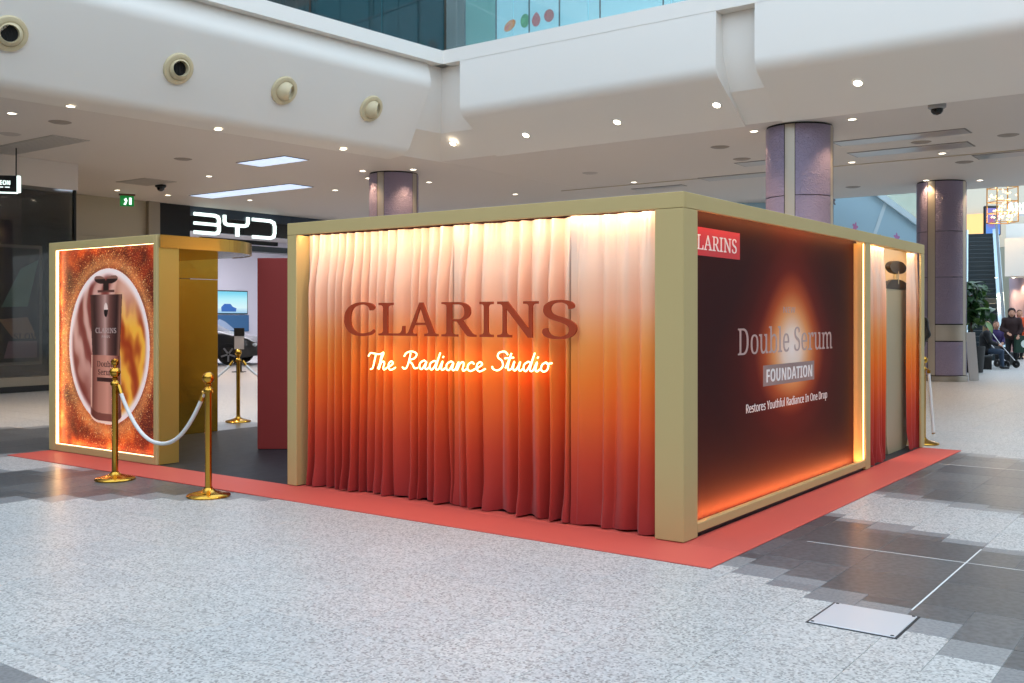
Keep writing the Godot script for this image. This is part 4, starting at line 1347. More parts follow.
func left_shops() -> void:
	# ---- dark glazed shop at the far left
	var t := thing("dark_shop_front", "dark glazed shop front at the left edge of the view", "shop front", V(-16.7, 0, 0))
	var glass := pane("shop_glass", Color(0.10, 0.11, 0.10, 0.25))
	var frame := M("shop_frame", Color(0.12, 0.12, 0.11), 0.4, 0.5)
	part(t, "header", Geo.new().box(V(-0.6, 4.14, -5.5), V(0.0, 4.695, 6.0)), mats.paint_ceiling)
	part(t, "sill", Geo.new().box(V(-0.3, 0.0, -5.46), V(0.02, 0.12, 6.0), 0.004), M("sill_dark", Color(0.10, 0.095, 0.09), 0.4))
	part(t, "sill_stone", Geo.new().box(V(-0.3, 0.121, -5.46), V(0.03, 0.30, 6.0), 0.006), M("sill_beige", Color(0.55, 0.50, 0.43), 0.5))
	for k in 3:
		var z := -5.40 + k * 1.9
		part(t, "glass_pane", Geo.new().box(V(-0.02, 0.30, z), V(0.0, 4.14, z + 1.86)), glass)
		part(t, "mullion", Geo.new().box(V(-0.06, 0.30, z - 0.05), V(0.03, 4.14, z), 0.004), frame)
	part(t, "corner_glass", Geo.new().box(V(-2.2, 0.30, -5.47), V(-0.02, 4.14, -5.455)), pane("corner_green", Color(0.15, 0.26, 0.18, 0.5)))
	part(t, "back_wall", Geo.new().box(V(-3.4, 0.0, -7.2), V(-3.3, 4.6, 6.0)), M("shop_inner", Color(0.14, 0.125, 0.11), 0.7))
	part(t, "inner_floor", Geo.new().box(V(-3.3, 0.0, -5.4), V(-0.3, 0.10, 6.0)), M("shop_floor", Color(0.24, 0.22, 0.2), 0.5))
	# posters standing in the window
	t = thing("window_poster", "dim framed poster of green and pink shapes in the dark shop window", "poster", V(-17.5, 0.10, -4.75), PI / 2)
	part(t, "frame", Geo.new().box(V(-0.62, 0.4, -0.04), V(0.42, 2.9, 0.0), 0.01), M("poster_frame", Color(0.55, 0.52, 0.47), 0.5))
	part(t, "print_sheet", Geo.new().box(V(-0.55, 0.47, 0.0), V(0.35, 2.83, 0.004)), M("poster_sheet", Color(0.30, 0.29, 0.27), 0.5))
	part(t, "leaf_print", Geo.new().extrude(PackedVector2Array([Vector2(-0.45, 1.6), Vector2(0.1, 1.62), Vector2(0.33, 2.6), Vector2(-0.05, 2.4)]), 0.004, 0.006), M("leaf_print", Color(0.48, 0.60, 0.53), 0.5))
	part(t, "petal_print", Geo.new().extrude(PackedVector2Array([Vector2(-0.5, 1.35), Vector2(-0.2, 0.95), Vector2(0.3, 0.95), Vector2(0.1, 1.4)]), 0.004, 0.006), M("petal_print", Color(0.66, 0.52, 0.42), 0.5))
	part(t, "rose_print", Geo.new().extrude(PackedVector2Array([Vector2(-0.4, 0.55), Vector2(0.3, 0.55), Vector2(0.3, 0.9), Vector2(-0.3, 0.9)]), 0.004, 0.006), M("rose_print", Color(0.62, 0.50, 0.50), 0.5))
	text(t, "poster_text", "-SLOW", SERIF, Vector2(-0.25, 0.93), Vector2(0.35, 1.06), 0.003, Transform3D(Basis(), V(0, 0, 0.006)), mats.black)
	# hanging sign
	t = thing("hanging_sign", "black hanging shop sign with white letters and a lit edge", "sign", V(-15.8, 3.85, -3.6), deg_to_rad(36.3 + 14))
	part(t, "rod", Geo.new().lathe([Vector2(0.012, 0.3), Vector2(0.012, 0.85)], 8, V(0.12, 0, 0)), mats.black)
	part(t, "box", Geo.new().box(V(-0.9, 0.0, -0.06), V(0.14, 0.31, 0.06), 0.008), M("sign_black", Color(0.02, 0.02, 0.03), 0.35))
	part(t, "lit_edge", Geo.new().box(V(0.141, 0.0, -0.06), V(0.19, 0.31, 0.06), 0.004), mats.sign_white)
	part(t, "lit_base", Geo.new().box(V(-0.9, -0.018, -0.055), V(0.14, -0.001, 0.055)), mats.sign_white)
	text(t, "sign_text", "NEON", SANS, Vector2(-0.22, 0.13), Vector2(0.03, 0.215), 0.008, Transform3D(Basis(), V(0, 0, 0.06)), mats.sign_white, 700)
	for q in [[-0.17, -0.09], [-0.06, 0.02]]:
		part(t, "small_mark", Geo.new().box(V(q[0], 0.08, 0.06), V(q[1], 0.095, 0.066)), mats.sign_white)
	# ---- beige shutter between the shops
	t = thing("roller_shutter", "beige slatted roller shutter between the dark shop and the black sign", "shutter", V(-21.5, 0, 0))
	var sh := M("shutter_beige", Color(0.70, 0.66, 0.57), 0.5)
	part(t, "surround", Geo.new().box(V(-0.3, 0.0, -10.66), V(-0.02, 4.7, -5.0)), sh)
	part(t, "jamb", Geo.new().box(V(-0.02, 0.0, -10.66), V(0.12, 4.7, -10.3), 0.01), M("jamb_beige", Color(0.62, 0.58, 0.51), 0.5))
	for k in 22:
		part(t, "slat", Geo.new().box(V(-0.02, 0.1 + k * 0.16, -10.25), V(0.03 + 0.015 * (k % 2), 0.25 + k * 0.16, -5.4), 0.006), sh)
	# ---- black sign fascia and white showroom
	var blk := M("fascia_black", Color(0.022, 0.024, 0.028), 0.18)
	t = thing("white_showroom", "black fascia of the white showroom carrying the lit white letters", "shop front", V(-21.5, 0, 0))
	for k in 5:
		part(t, "fascia_panel", Geo.new().box(V(-0.1, 3.98, -11.72 - (k + 1) * 1.9 + 0.01), V(0.0, 4.42, -11.72 - k * 1.9), 0.003), blk)
		part(t, "upper_panel", Geo.new().box(V(-0.12, 4.425, -11.72 - (k + 1) * 1.9 + 0.01), V(-0.02, 4.7, -11.72 - k * 1.9), 0.003), M("fascia_slate", Color(0.20, 0.25, 0.31), 0.3))
	part(t, "pier", Geo.new().box(V(-0.5, 0.0, -11.71), V(0.02, 4.7, -10.67), 0.005), blk)
	part(t, "track_rail", Geo.new().box(V(0.3, 3.68, -14.6), V(0.42, 3.8, -11.8)), mats.black)
	part(t, "track_box", Geo.new().box(V(0.2, 3.45, -15.2), V(0.7, 3.62, -13.2), 0.01), M("track_grey", Color(0.22, 0.26, 0.3), 0.4))
	var white := M("showroom_white", Color(0.90, 0.89, 0.93), 0.5)
	structure("wall_showroom", Geo.new().box(V(-31, 0.0, -26), V(-30.8, 4.7, -10.9)).box(V(-31, 0.0, -26.2), V(-21.5, 4.7, -26)).box(V(-31, 0, -10.9), V(-22, 4.7, -10.7)), white)
	area(V(-25.5, 4.6, -17), Vector2(6, 8), 60.0, Color(0.95, 0.95, 1.0), Vector3.DOWN, Vector3.FORWARD)
	t = thing("letter_sign", "white lit logo letters on the black fascia", "sign", V(-21.5, 0, 0), PI / 2)
	var w := 0.095
	var B := [Vector2(11.83, 4.48), Vector2(12.55, 4.48), Vector2(12.67, 4.44), Vector2(12.70, 4.36), Vector2(12.70, 4.28), Vector2(12.66, 4.23), Vector2(12.70, 4.18), Vector2(12.70, 4.06), Vector2(12.66, 3.98), Vector2(12.55, 3.95), Vector2(11.83, 3.95)]
	part(t, "letter", Geo.new().extrude(ribbon(B, w), 0.005, 0.06).extrude(PackedVector2Array([Vector2(11.83, 4.255), Vector2(11.83, 4.17), Vector2(12.62, 4.17), Vector2(12.62, 4.255)]), 0.004, 0.058), mats.sign_white)
	var Y := [Vector2(12.90, 4.53), Vector2(12.90, 4.34), Vector2(12.93, 4.28), Vector2(13.0, 4.25), Vector2(13.62, 4.25), Vector2(13.72, 4.28), Vector2(13.76, 4.35), Vector2(13.76, 4.53)]
	part(t, "letter", Geo.new().extrude(ribbon(Y, w), 0.005, 0.06).extrude(PackedVector2Array([Vector2(13.31, 4.21), Vector2(13.31, 3.92), Vector2(13.43, 3.92), Vector2(13.43, 4.21)]), 0.004, 0.058), mats.sign_white)
	var D := [Vector2(13.93, 4.48), Vector2(14.62, 4.48), Vector2(14.76, 4.43), Vector2(14.80, 4.33), Vector2(14.80, 4.12), Vector2(14.76, 4.0), Vector2(14.62, 3.95), Vector2(13.93, 3.95)]
	part(t, "letter", Geo.new().extrude(ribbon(D, w), 0.005, 0.06), mats.sign_white)
	# screens on the showroom's back wall
	t = thing("showroom_screen", "bright cyan wall screen showing two parked cars", "screen", V(-30.78, 0, 0), PI / 2)
	var cy := func(_u: float, v2: float) -> Color: return ramp([[0.0, Color(0.45, 0.82, 0.93)], [0.35, Color(0.72, 0.94, 0.98)], [0.75, Color(0.85, 0.96, 0.98)], [1.0, Color(0.60, 0.78, 0.90)]], v2)
	var sm := M("screen_picture", Color.BLACK, 0.4)
	sm.emission_enabled = true
	sm.emission_operator = BaseMaterial3D.EMISSION_OP_MULTIPLY
	sm.emission = Color.WHITE
	sm.emission_texture = print_image(32, 64, cy)
	sm.emission_energy_multiplier = 1.0
	var g := Geo.new()
	g.quad(V(17.4, 2.55, 0.05), V(21.2, 2.55, 0.05), V(21.2, 1.66, 0.05), V(17.4, 1.66, 0.05), V(0, 0, 1))
	part(t, "display", g, sm)
	part(t, "case", Geo.new().box(V(17.36, 1.62, 0.0), V(21.24, 2.59, 0.045), 0.01), mats.black)
	for x in [18.9, 20.2]:
		part(t, "car_image", Geo.new().extrude(PackedVector2Array([Vector2(x - 0.3, 1.72), Vector2(x + 0.42, 1.72), Vector2(x + 0.45, 1.86), Vector2(x + 0.26, 1.92), Vector2(x + 0.14, 2.04), Vector2(x - 0.16, 2.04), Vector2(x - 0.32, 1.9)]), 0.051, 0.053), glow("screen_car_blue", Color(0.18, 0.36, 0.62), 0.6))
	t = thing("showroom_lower_screen", "dim blue picture panel under the cyan screen", "screen", V(-30.78, 0, 0), PI / 2)
	part(t, "display", Geo.new().box(V(17.4, 0.9, 0.0), V(21.3, 1.58, 0.05), 0.01), glow("screen_dim_blue", Color(0.20, 0.36, 0.52), 0.35))
	part(t, "mountain_image", Geo.new().extrude(PackedVector2Array([Vector2(18.9, 0.95), Vector2(20.6, 0.95), Vector2(20.1, 1.3), Vector2(19.8, 1.42), Vector2(19.4, 1.2)]), 0.051, 0.054), glow("screen_pale", Color(0.55, 0.62, 0.72), 0.4))
	show_car()
	# information stand in front of the showroom
	t = thing("information_stand", "slim information stand with a black head in front of the showroom", "stand", V(-19.16, 0, -11.6), deg_to_rad(36))
	part(t, "foot", Geo.new().box(V(-0.16, 0, -0.16), V(0.16, 0.02, 0.16), 0.005), mats.black)
	part(t, "mast", Geo.new().box(V(-0.07, 0.02, -0.03), V(0.07, 0.62, 0.0), 0.005), mats.black)
	part(t, "paper", Geo.new().box(V(-0.13, 0.62, -0.02), V(0.13, 0.98, 0.0), 0.003), M("paper_grey", Color(0.72, 0.72, 0.74), 0.5))
	part(t, "head", Geo.new().box(V(-0.14, 0.98, -0.03), V(0.14, 1.2, 0.01), 0.005), mats.black)


func show_car() -> void:
	# a black saloon, nose to the right of the view
	var t := thing("show_car", "glossy black car standing in the white showroom", "car", V(-24.25, 0, -13.75), deg_to_rad(36.3))
	var paint := M("car_black", Color(0.02, 0.02, 0.025), 0.15)
	paint.clearcoat_enabled = true
	# rows of cross sections along x: [x, bottom, beltline, roof, half width low, half width roof]
	var sec := [[-2.35, 0.35, 0.80, 0.82, 0.70, 0.66], [-2.2, 0.25, 0.95, 0.98, 0.86, 0.74], [-1.6, 0.22, 1.0, 1.08, 0.92, 0.72], [-1.1, 0.2, 0.98, 1.36, 0.93, 0.62], [-0.3, 0.2, 0.96, 1.46, 0.93, 0.62], [0.4, 0.2, 0.95, 1.40, 0.93, 0.62], [1.0, 0.2, 0.95, 1.08, 0.93, 0.72], [1.5, 0.2, 0.90, 0.96, 0.92, 0.74], [2.0, 0.24, 0.80, 0.85, 0.88, 0.74], [2.25, 0.3, 0.66, 0.7, 0.74, 0.66], [2.33, 0.36, 0.55, 0.58, 0.6, 0.55]]
	var rows := []
	for s in sec:
		var line := PackedVector3Array()
		for p in [[-s[4] * 0.94, s[1]], [-s[4], s[1] + 0.25], [-s[4] * 0.98, s[2]], [-s[5], lerpf(s[2], s[3], 0.85)], [-s[5] * 0.6, s[3]], [s[5] * 0.6, s[3]], [s[5], lerpf(s[2], s[3], 0.85)], [s[4] * 0.98, s[2]], [s[4], s[1] + 0.25], [s[4] * 0.94, s[1]]]:
			line.append(V(s[0], p[1], p[0]))
		rows.append(line)
	part(t, "body", Geo.new().sheet(rows, true), paint)
	part(t, "windscreen", Geo.new().sheet([PackedVector3Array([V(0.48, 1.37, -0.56), V(0.48, 1.40, 0.0), V(0.48, 1.37, 0.56)]), PackedVector3Array([V(1.1, 1.03, -0.68), V(1.12, 1.06, 0.0), V(1.1, 1.03, 0.68)])], true), M("car_glass", Color(0.75, 0.8, 0.84), 0.05, 0.6))
	for sz in [-1, 1]:
		part(t, "side_window", Geo.new().extrude(PackedVector2Array([Vector2(-1.05, 1.0), Vector2(0.95, 1.0), Vector2(0.45, 1.32), Vector2(-0.9, 1.32)]), 0.0, 0.02, Transform3D(Basis(), V(0, 0, 0.84 if sz > 0 else -0.86))), M("car_side_glass", Color(0.05, 0.06, 0.07), 0.05))
		part(t, "headlamp", Geo.new().box(V(2.05, 0.58, sz * 0.66 - 0.12), V(2.28, 0.68, sz * 0.66 + 0.12), 0.03), M("headlamp_glass", Color(0.85, 0.88, 0.9), 0.1))
		for sx in [-1.42, 1.45]:
			var ax := Transform3D(Basis(Vector3.RIGHT, PI / 2 * sz), V(sx, 0.34, sz * 0.74))
			var wl := part(t, "wheel", Geo.new().lathe([Vector2(0.2, 0.0), Vector2(0.34, 0.0), Vector2(0.345, 0.1), Vector2(0.33, 0.2), Vector2(0.24, 0.21), Vector2(0.22, 0.17), Vector2(0.0, 0.17)], 28, Vector3.ZERO, 0, TAU, ax), M("tyre", Color(0.02, 0.02, 0.02), 0.7))
			for k in 5:
				part(wl, "spoke", Geo.new().box(V(-0.025, 0.17, 0.03), V(0.025, 0.2, 0.24), 0.004, ax * Transform3D(Basis(Vector3.UP, TAU * k / 5), Vector3.ZERO)), mats.steel)


# ---------------------------------------------------------------- the second well on the right
func far_right() -> void:
	# pale blue side of an escalator with flower prints, climbing to the left
	var rt := V(0.806, 0, -0.592)
	var fw := V(-0.592, 0, -0.806)
	var base := Transform3D(Basis(rt, Vector3.UP, -fw), V(-5.35, 0, -22.65))
	var blue := M("escalator_blue", Color(0.66, 0.80, 0.87), 0.4)
	var t := thing("escalator", "pale blue clad escalator with flower prints, between the two right columns", "escalator")
	t.transform = base
	var side := PackedVector2Array([Vector2(-4.0, 4.4), Vector2(-4.0, 6.9), Vector2(-2.6, 6.9), Vector2(1.95, 3.49), Vector2(1.95, 2.2)])
	part(t, "cladding", Geo.new().extrude(side, -1.4, 0.0), blue)
	part(t, "skirt_panel", Geo.new().extrude(PackedVector2Array([Vector2(-2.65, 6.78), Vector2(-2.5, 6.93), Vector2(2.0, 3.555), Vector2(1.95, 3.42)]), 0.0, 0.1), M("escalator_pale", Color(0.80, 0.89, 0.93), 0.35))
	part(t, "seam", Geo.new().extrude(PackedVector2Array([Vector2(0.2, 4.75), Vector2(0.28, 4.69), Vector2(-0.1, 3.6), Vector2(-0.18, 3.66)]), 0.0, 0.02), M("escalator_pale", Color(0.80, 0.89, 0.93), 0.35))
	part(t, "glass_side", Geo.new().extrude(PackedVector2Array([Vector2(-2.5, 6.95), Vector2(-2.5, 7.8), Vector2(1.95, 4.4), Vector2(1.95, 3.6)]), -0.1, -0.08), pane("escalator_glass", Color(0.55, 0.8, 0.76, 0.3)))
	part(t, "handrail", Geo.new().tube(PackedVector3Array([V(-2.5, 7.82, -0.09), V(2.0, 4.4, -0.09)]), 0.05, 10), mats.black)
	var pr := RandomNumberGenerator.new()
	pr.seed = 3
	for q in [[-0.62, 4.02, Color(0.76, 0.50, 0.68)], [0.55, 3.72, Color(0.72, 0.50, 0.72)], [-1.0, 3.9, Color(0.72, 0.72, 0.45)], [-0.45, 3.62, Color(0.40, 0.46, 0.36)], [-1.25, 4.75, Color(0.45, 0.44, 0.46)], [0.05, 3.68, Color(0.78, 0.70, 0.50)], [-0.82, 3.55, Color(0.70, 0.75, 0.6)]]:
		var poly := PackedVector2Array()
		for k in 25:
			var a := TAU * k / 25
			poly.append(Vector2(cos(a) * 0.09, sin(a) * 0.15) * (0.75 + 0.25 * cos(a * 5.0)))
		part(t, "flower_print", Geo.new().extrude(poly, 0.0, 0.004, Transform3D(Basis(Vector3.BACK, pr.randf_range(-0.6, 0.6)), V(q[0], q[1], 0))), M("flower %s" % q[2].to_html(), q[2], 0.6))
	# escalator straight ahead on the right
	t = thing("escalator", "escalator of dark steps rising away behind the seated people", "escalator")
	var foot := V(-4.35, 0, -31.6)
	var dirn := (V(-6.75, 0, -43.2) - foot).normalized()
	var sidev := dirn.cross(Vector3.UP).normalized()
	var rise := 5.25
	var run := (V(-6.75, 0, -43.2) - foot).length()
	var n := 26
	var stepm := M("escalator_step", Color(0.16, 0.20, 0.22), 0.5, 0.2)
	var fr := Basis(sidev, Vector3.UP, -dirn)
	for k in n:
		var xf := Transform3D(fr, foot + dirn * run * k / n + Vector3.UP * rise * k / n)
		part(t, "step", Geo.new().box(V(-0.5, -0.05, -run / n), V(0.5, rise / n, 0.0), 0.012, xf), stepm)
	for s in [-1, 1]:
		var lo: Vector3 = foot + sidev * s * 0.62 - dirn * 0.6
		var hi: Vector3 = foot + sidev * s * 0.62 + dirn * (run + 0.3) + Vector3.UP * rise
		var g := Geo.new()
		var o := sidev * 0.12
		var pts := [lo + V(0, -0.2, 0), hi + V(0, -0.5, 0), hi + V(0, 0.25, 0), lo + V(0, 0.3, 0)]
		g.quad(pts[0] - o, pts[1] - o, pts[2] - o, pts[3] - o, -o)
		g.quad(pts[0] + o, pts[1] + o, pts[2] + o, pts[3] + o, o)
		g.quad(pts[3] - o, pts[2] - o, pts[2] + o, pts[3] + o, Vector3.UP)
		g.quad(pts[0] - o, pts[3] - o, pts[3] + o, pts[0] + o, -dirn)
		part(t, "side_cladding", g, M("escalator_side", Color(0.70, 0.80, 0.84), 0.3))
		var gg := Geo.new()
		gg.quad(lo + V(0, 0.3, 0), hi + V(0, 0.25, 0), hi + V(0, 1.0, 0), lo + V(0, 1.0, 0), sidev)
		part(t, "glass_side", gg, pane("escalator_clear", Color(0.75, 0.88, 0.9, 0.2)))
		part(t, "handrail", Geo.new().tube(spline([lo + V(0, 0.6, 0), lo + V(0, 1.02, 0), lo.lerp(hi, 0.5) + V(0, 1.02, 0), hi + V(0, 1.02, 0)], 5), 0.05, 8), M("handrail_grey", Color(0.3, 0.33, 0.36), 0.5))
	# upper wall behind, with gallery edge
	structure("wall_far", Geo.new().box(V(-16, 5.2, -52.4), V(14, 11, -52)), M("far_cream", Color(0.80, 0.77, 0.70), 0.6))
	structure("trim_8", Geo.new().box(V(-16, 4.6, -52), V(-7.6, 5.2, -43.8)).box(V(-5.8, 4.6, -52), V(14, 5.2, -43.8)).box(V(-5.8, 4.2, -44.2), V(14, 5.7, -43.8)), mats.paint_white)
	single("far_gallery_light_band", Geo.new().box(V(-15, 5.21, -51.9), V(-7.8, 7.0, -51.7)), glow("far_light_warm", Color(0.95, 0.72, 0.45), 0.55), "warm lit shop band at the top of the far escalator", "shop front")
	# portrait screen
	t = thing("portrait_screen", "tall rounded screen with a violet picture above the escalator", "screen")
	t.transform = Transform3D(Basis(rt, Vector3.UP, -fw), V(-6.43, 5.25, -44.2))
	part(t, "case", Geo.new().box(V(-0.40, 0.0, -0.12), V(0.40, 1.38, 0.0), 0.09), mats.black)
	var pic := func(u: float, v2: float) -> Color:
		var c := Color(0.55, 0.50, 0.85).lerp(Color(0.35, 0.60, 0.95), v2)
		return c.lerp(Color(0.75, 0.35, 0.5), clampf(1.0 - Vector2((u - 0.4) * 2.4, (v2 - 0.5) * 3.2).length(), 0, 1))
	var sm := M("portrait_picture", Color.BLACK, 0.4)
	sm.emission_enabled = true
	sm.emission_operator = BaseMaterial3D.EMISSION_OP_MULTIPLY
	sm.emission = Color.WHITE
	sm.emission_texture = print_image(32, 64, pic)
	var g2 := Geo.new()
	g2.quad(V(-0.31, 1.26, 0.006), V(0.34, 1.26, 0.006), V(0.34, 0.06, 0.006), V(-0.31, 0.06, 0.006), V(0, 0, 1))
	part(t, "display", g2, sm)
	# hanging lantern of gold wire and bulbs
	t = thing("hanging_lantern", "hanging gold wire lantern full of small warm bulbs", "lantern")
	t.transform = Transform3D(Basis(rt, Vector3.UP, -fw), V(-4.1, 4.9, -33.5))
	var gold := M("lantern_gold", Color(0.72, 0.52, 0.25), 0.35, 0.9)
	for sx in [-0.38, 0.38]:
		for sz in [-0.38, 0.38]:
			part(t, "wire", Geo.new().tube(PackedVector3Array([V(sx, 0, sz), V(sx * 0.95, 4.0, sz * 0.95)]), 0.022, 6), gold)
	for yy in [0.0, 0.35, 0.75, 1.25]:
		for s in [[V(-0.38, yy, -0.38), V(0.38, yy, -0.38)], [V(-0.38, yy, 0.38), V(0.38, yy, 0.38)], [V(-0.38, yy, -0.38), V(-0.38, yy, 0.38)], [V(0.38, yy, -0.38), V(0.38, yy, 0.38)]]:
			part(t, "wire", Geo.new().tube(PackedVector3Array(s), 0.016, 6), gold)
	var bulb := Geo.new().lathe([Vector2(0, -0.035), Vector2(0.03, -0.015), Vector2(0.03, 0.015), Vector2(0, 0.035)], 8).mesh()
	var lr := RandomNumberGenerator.new()
	lr.seed = 5
	for k in 90:
		part(t, "bulb", bulb, glow("lantern_bulb", Color(1.0, 0.86, 0.60), 2.2), "", V(lr.randf_range(-0.36, 0.36), lr.randf_range(0.0, 0.5) if k < 52 else lr.randf_range(0.5, 1.4), lr.randf_range(-0.36, 0.36)))
	omni(V(-4.1, 5.2, -33.5), 2.0, Color(1.0, 0.84, 0.6), 0.3)
	# white shop letters at the right edge
	t = thing("letter_sign", "white shop letters high at the right edge of the view", "sign")
	t.transform = Transform3D(Basis(rt, Vector3.UP, -fw), V(-5.05, 6.0, -42.0))
	text(t, "letters", "ARN", SANS, Vector2(-0.45, 0.0), Vector2(0.55, 0.46), 0.06, Transform3D(), mats.sign_white, 700)
	part(t, "back_rail", Geo.new().box(V(-0.6, -0.1, -0.06), V(0.9, -0.04, 0.0)), mats.steel)
	# white ceiling over the passage at the right, with columns and lamps
	structure("trim_9", Geo.new().box(V(-4.2, 3.0, -43.6), V(14, 3.15, -34.5)).box(V(-4.2, 3.15, -34.8), V(14, 4.4, -34.5)), mats.paint_white)
	for q in [[-4.2, -36.9, "slim lilac column behind the far escalator, left one"], [-3.6, -37.8, "slim lilac column behind the far escalator, right one"]]:
		var c := thing("slim_column", q[2], "column", V(q[0], 0, q[1]), 0, "slim columns by the far escalator")
		part(c, "shaft", Geo.new().lathe([Vector2(0.27, 0.1), Vector2(0.27, 3.0)], 24), M("slim_lilac", Color(0.70, 0.62, 0.68), 0.5))
		part(c, "base", Geo.new().lathe([Vector2(0.31, 0.0), Vector2(0.31, 0.1), Vector2(0.27, 0.1)], 24), mats.steel)
	for q in [[-4.7, -35.6, "leftmost small downlight under the far white passage"], [-4.2, -36.2, "second small downlight from the left under the far passage"], [-3.7, -36.8, "small downlight in the middle under the far passage"], [-4.4, -37.6, "farthest small downlight under the white passage ceiling"], [-3.4, -35.6, "rightmost small downlight under the far white passage"]]:
		var d := thing("passage_downlight", q[2], "downlight", V(q[0], 3.0, q[1]), 0, "downlights of the far passage")
		part(d, "lens", Geo.new().lathe([Vector2(0.07, -0.002), Vector2(0.0, -0.01)], 14), mats.downlight_glow)
		spot(V(q[0], 2.97, q[1]), 4.0, 50.0, Color(1.0, 0.85, 0.66))
	single("leaning_board", Geo.new().box(V(-0.12, 0.0, -0.02), V(0.12, 1.15, 0.0), 0.006, Transform3D(Basis(V(0, 1, 0), deg_to_rad(40)) * Basis(V(1, 0, 0), -0.16), V(-2.2, 0.0, -19.55))), M("board_white", Color(0.78, 0.77, 0.76), 0.5), "white board leaning by the foot of the right column", "board")
	# planter with a leafy plant
	t = thing("potted_plant", "large leafy green plant in a planter beside the right column", "plant", V(-3.05, 0, -23.3))
	part(t, "planter", Geo.new().lathe([Vector2(0.0, 0.0), Vector2(0.3, 0.0), Vector2(0.36, 0.7), Vector2(0.33, 0.7), Vector2(0.3, 0.62), Vector2(0.0, 0.62)], 24), M("planter_dark", Color(0.13, 0.13, 0.13), 0.6))
	part(t, "trunk", Geo.new().tube(spline([V(0, 0.6, 0), V(0.03, 1.1, 0.02), V(-0.02, 1.7, 0), V(0.02, 2.1, 0.0)], 5), 0.03, 8), M("trunk_brown", Color(0.28, 0.2, 0.13), 0.8))
	var leaf := Geo.new()
	var lrows := []
	for i in 7:
		var s := i / 6.0
		var w := 0.085 * sin(PI * pow(s, 0.8)) + 0.002
		lrows.append(PackedVector3Array([V(-w, -0.14 * s * s + 0.02, s * 0.36), V(0, -0.14 * s * s, s * 0.36), V(w, -0.14 * s * s + 0.02, s * 0.36)]))
	leaf.sheet(lrows)
	var leafm := leaf.mesh()
	var lm := M("leaf_green", Color(0.13, 0.29, 0.12), 0.4)
	var lm2 := M("leaf_bright", Color(0.42, 0.55, 0.30), 0.35)
	for k in 150:
		var lf := part(t, "leaf", leafm, lm if lr.randf() < 0.8 else lm2)
		var p := V(lr.randfn() * 0.2, lr.randf_range(1.3, 2.45), lr.randfn() * 0.2)
		lf.transform = Transform3D(Basis.from_euler(V(lr.randf_range(-0.5, 0.9), lr.randf_range(0, TAU), lr.randf_range(-0.5, 0.5))), p)


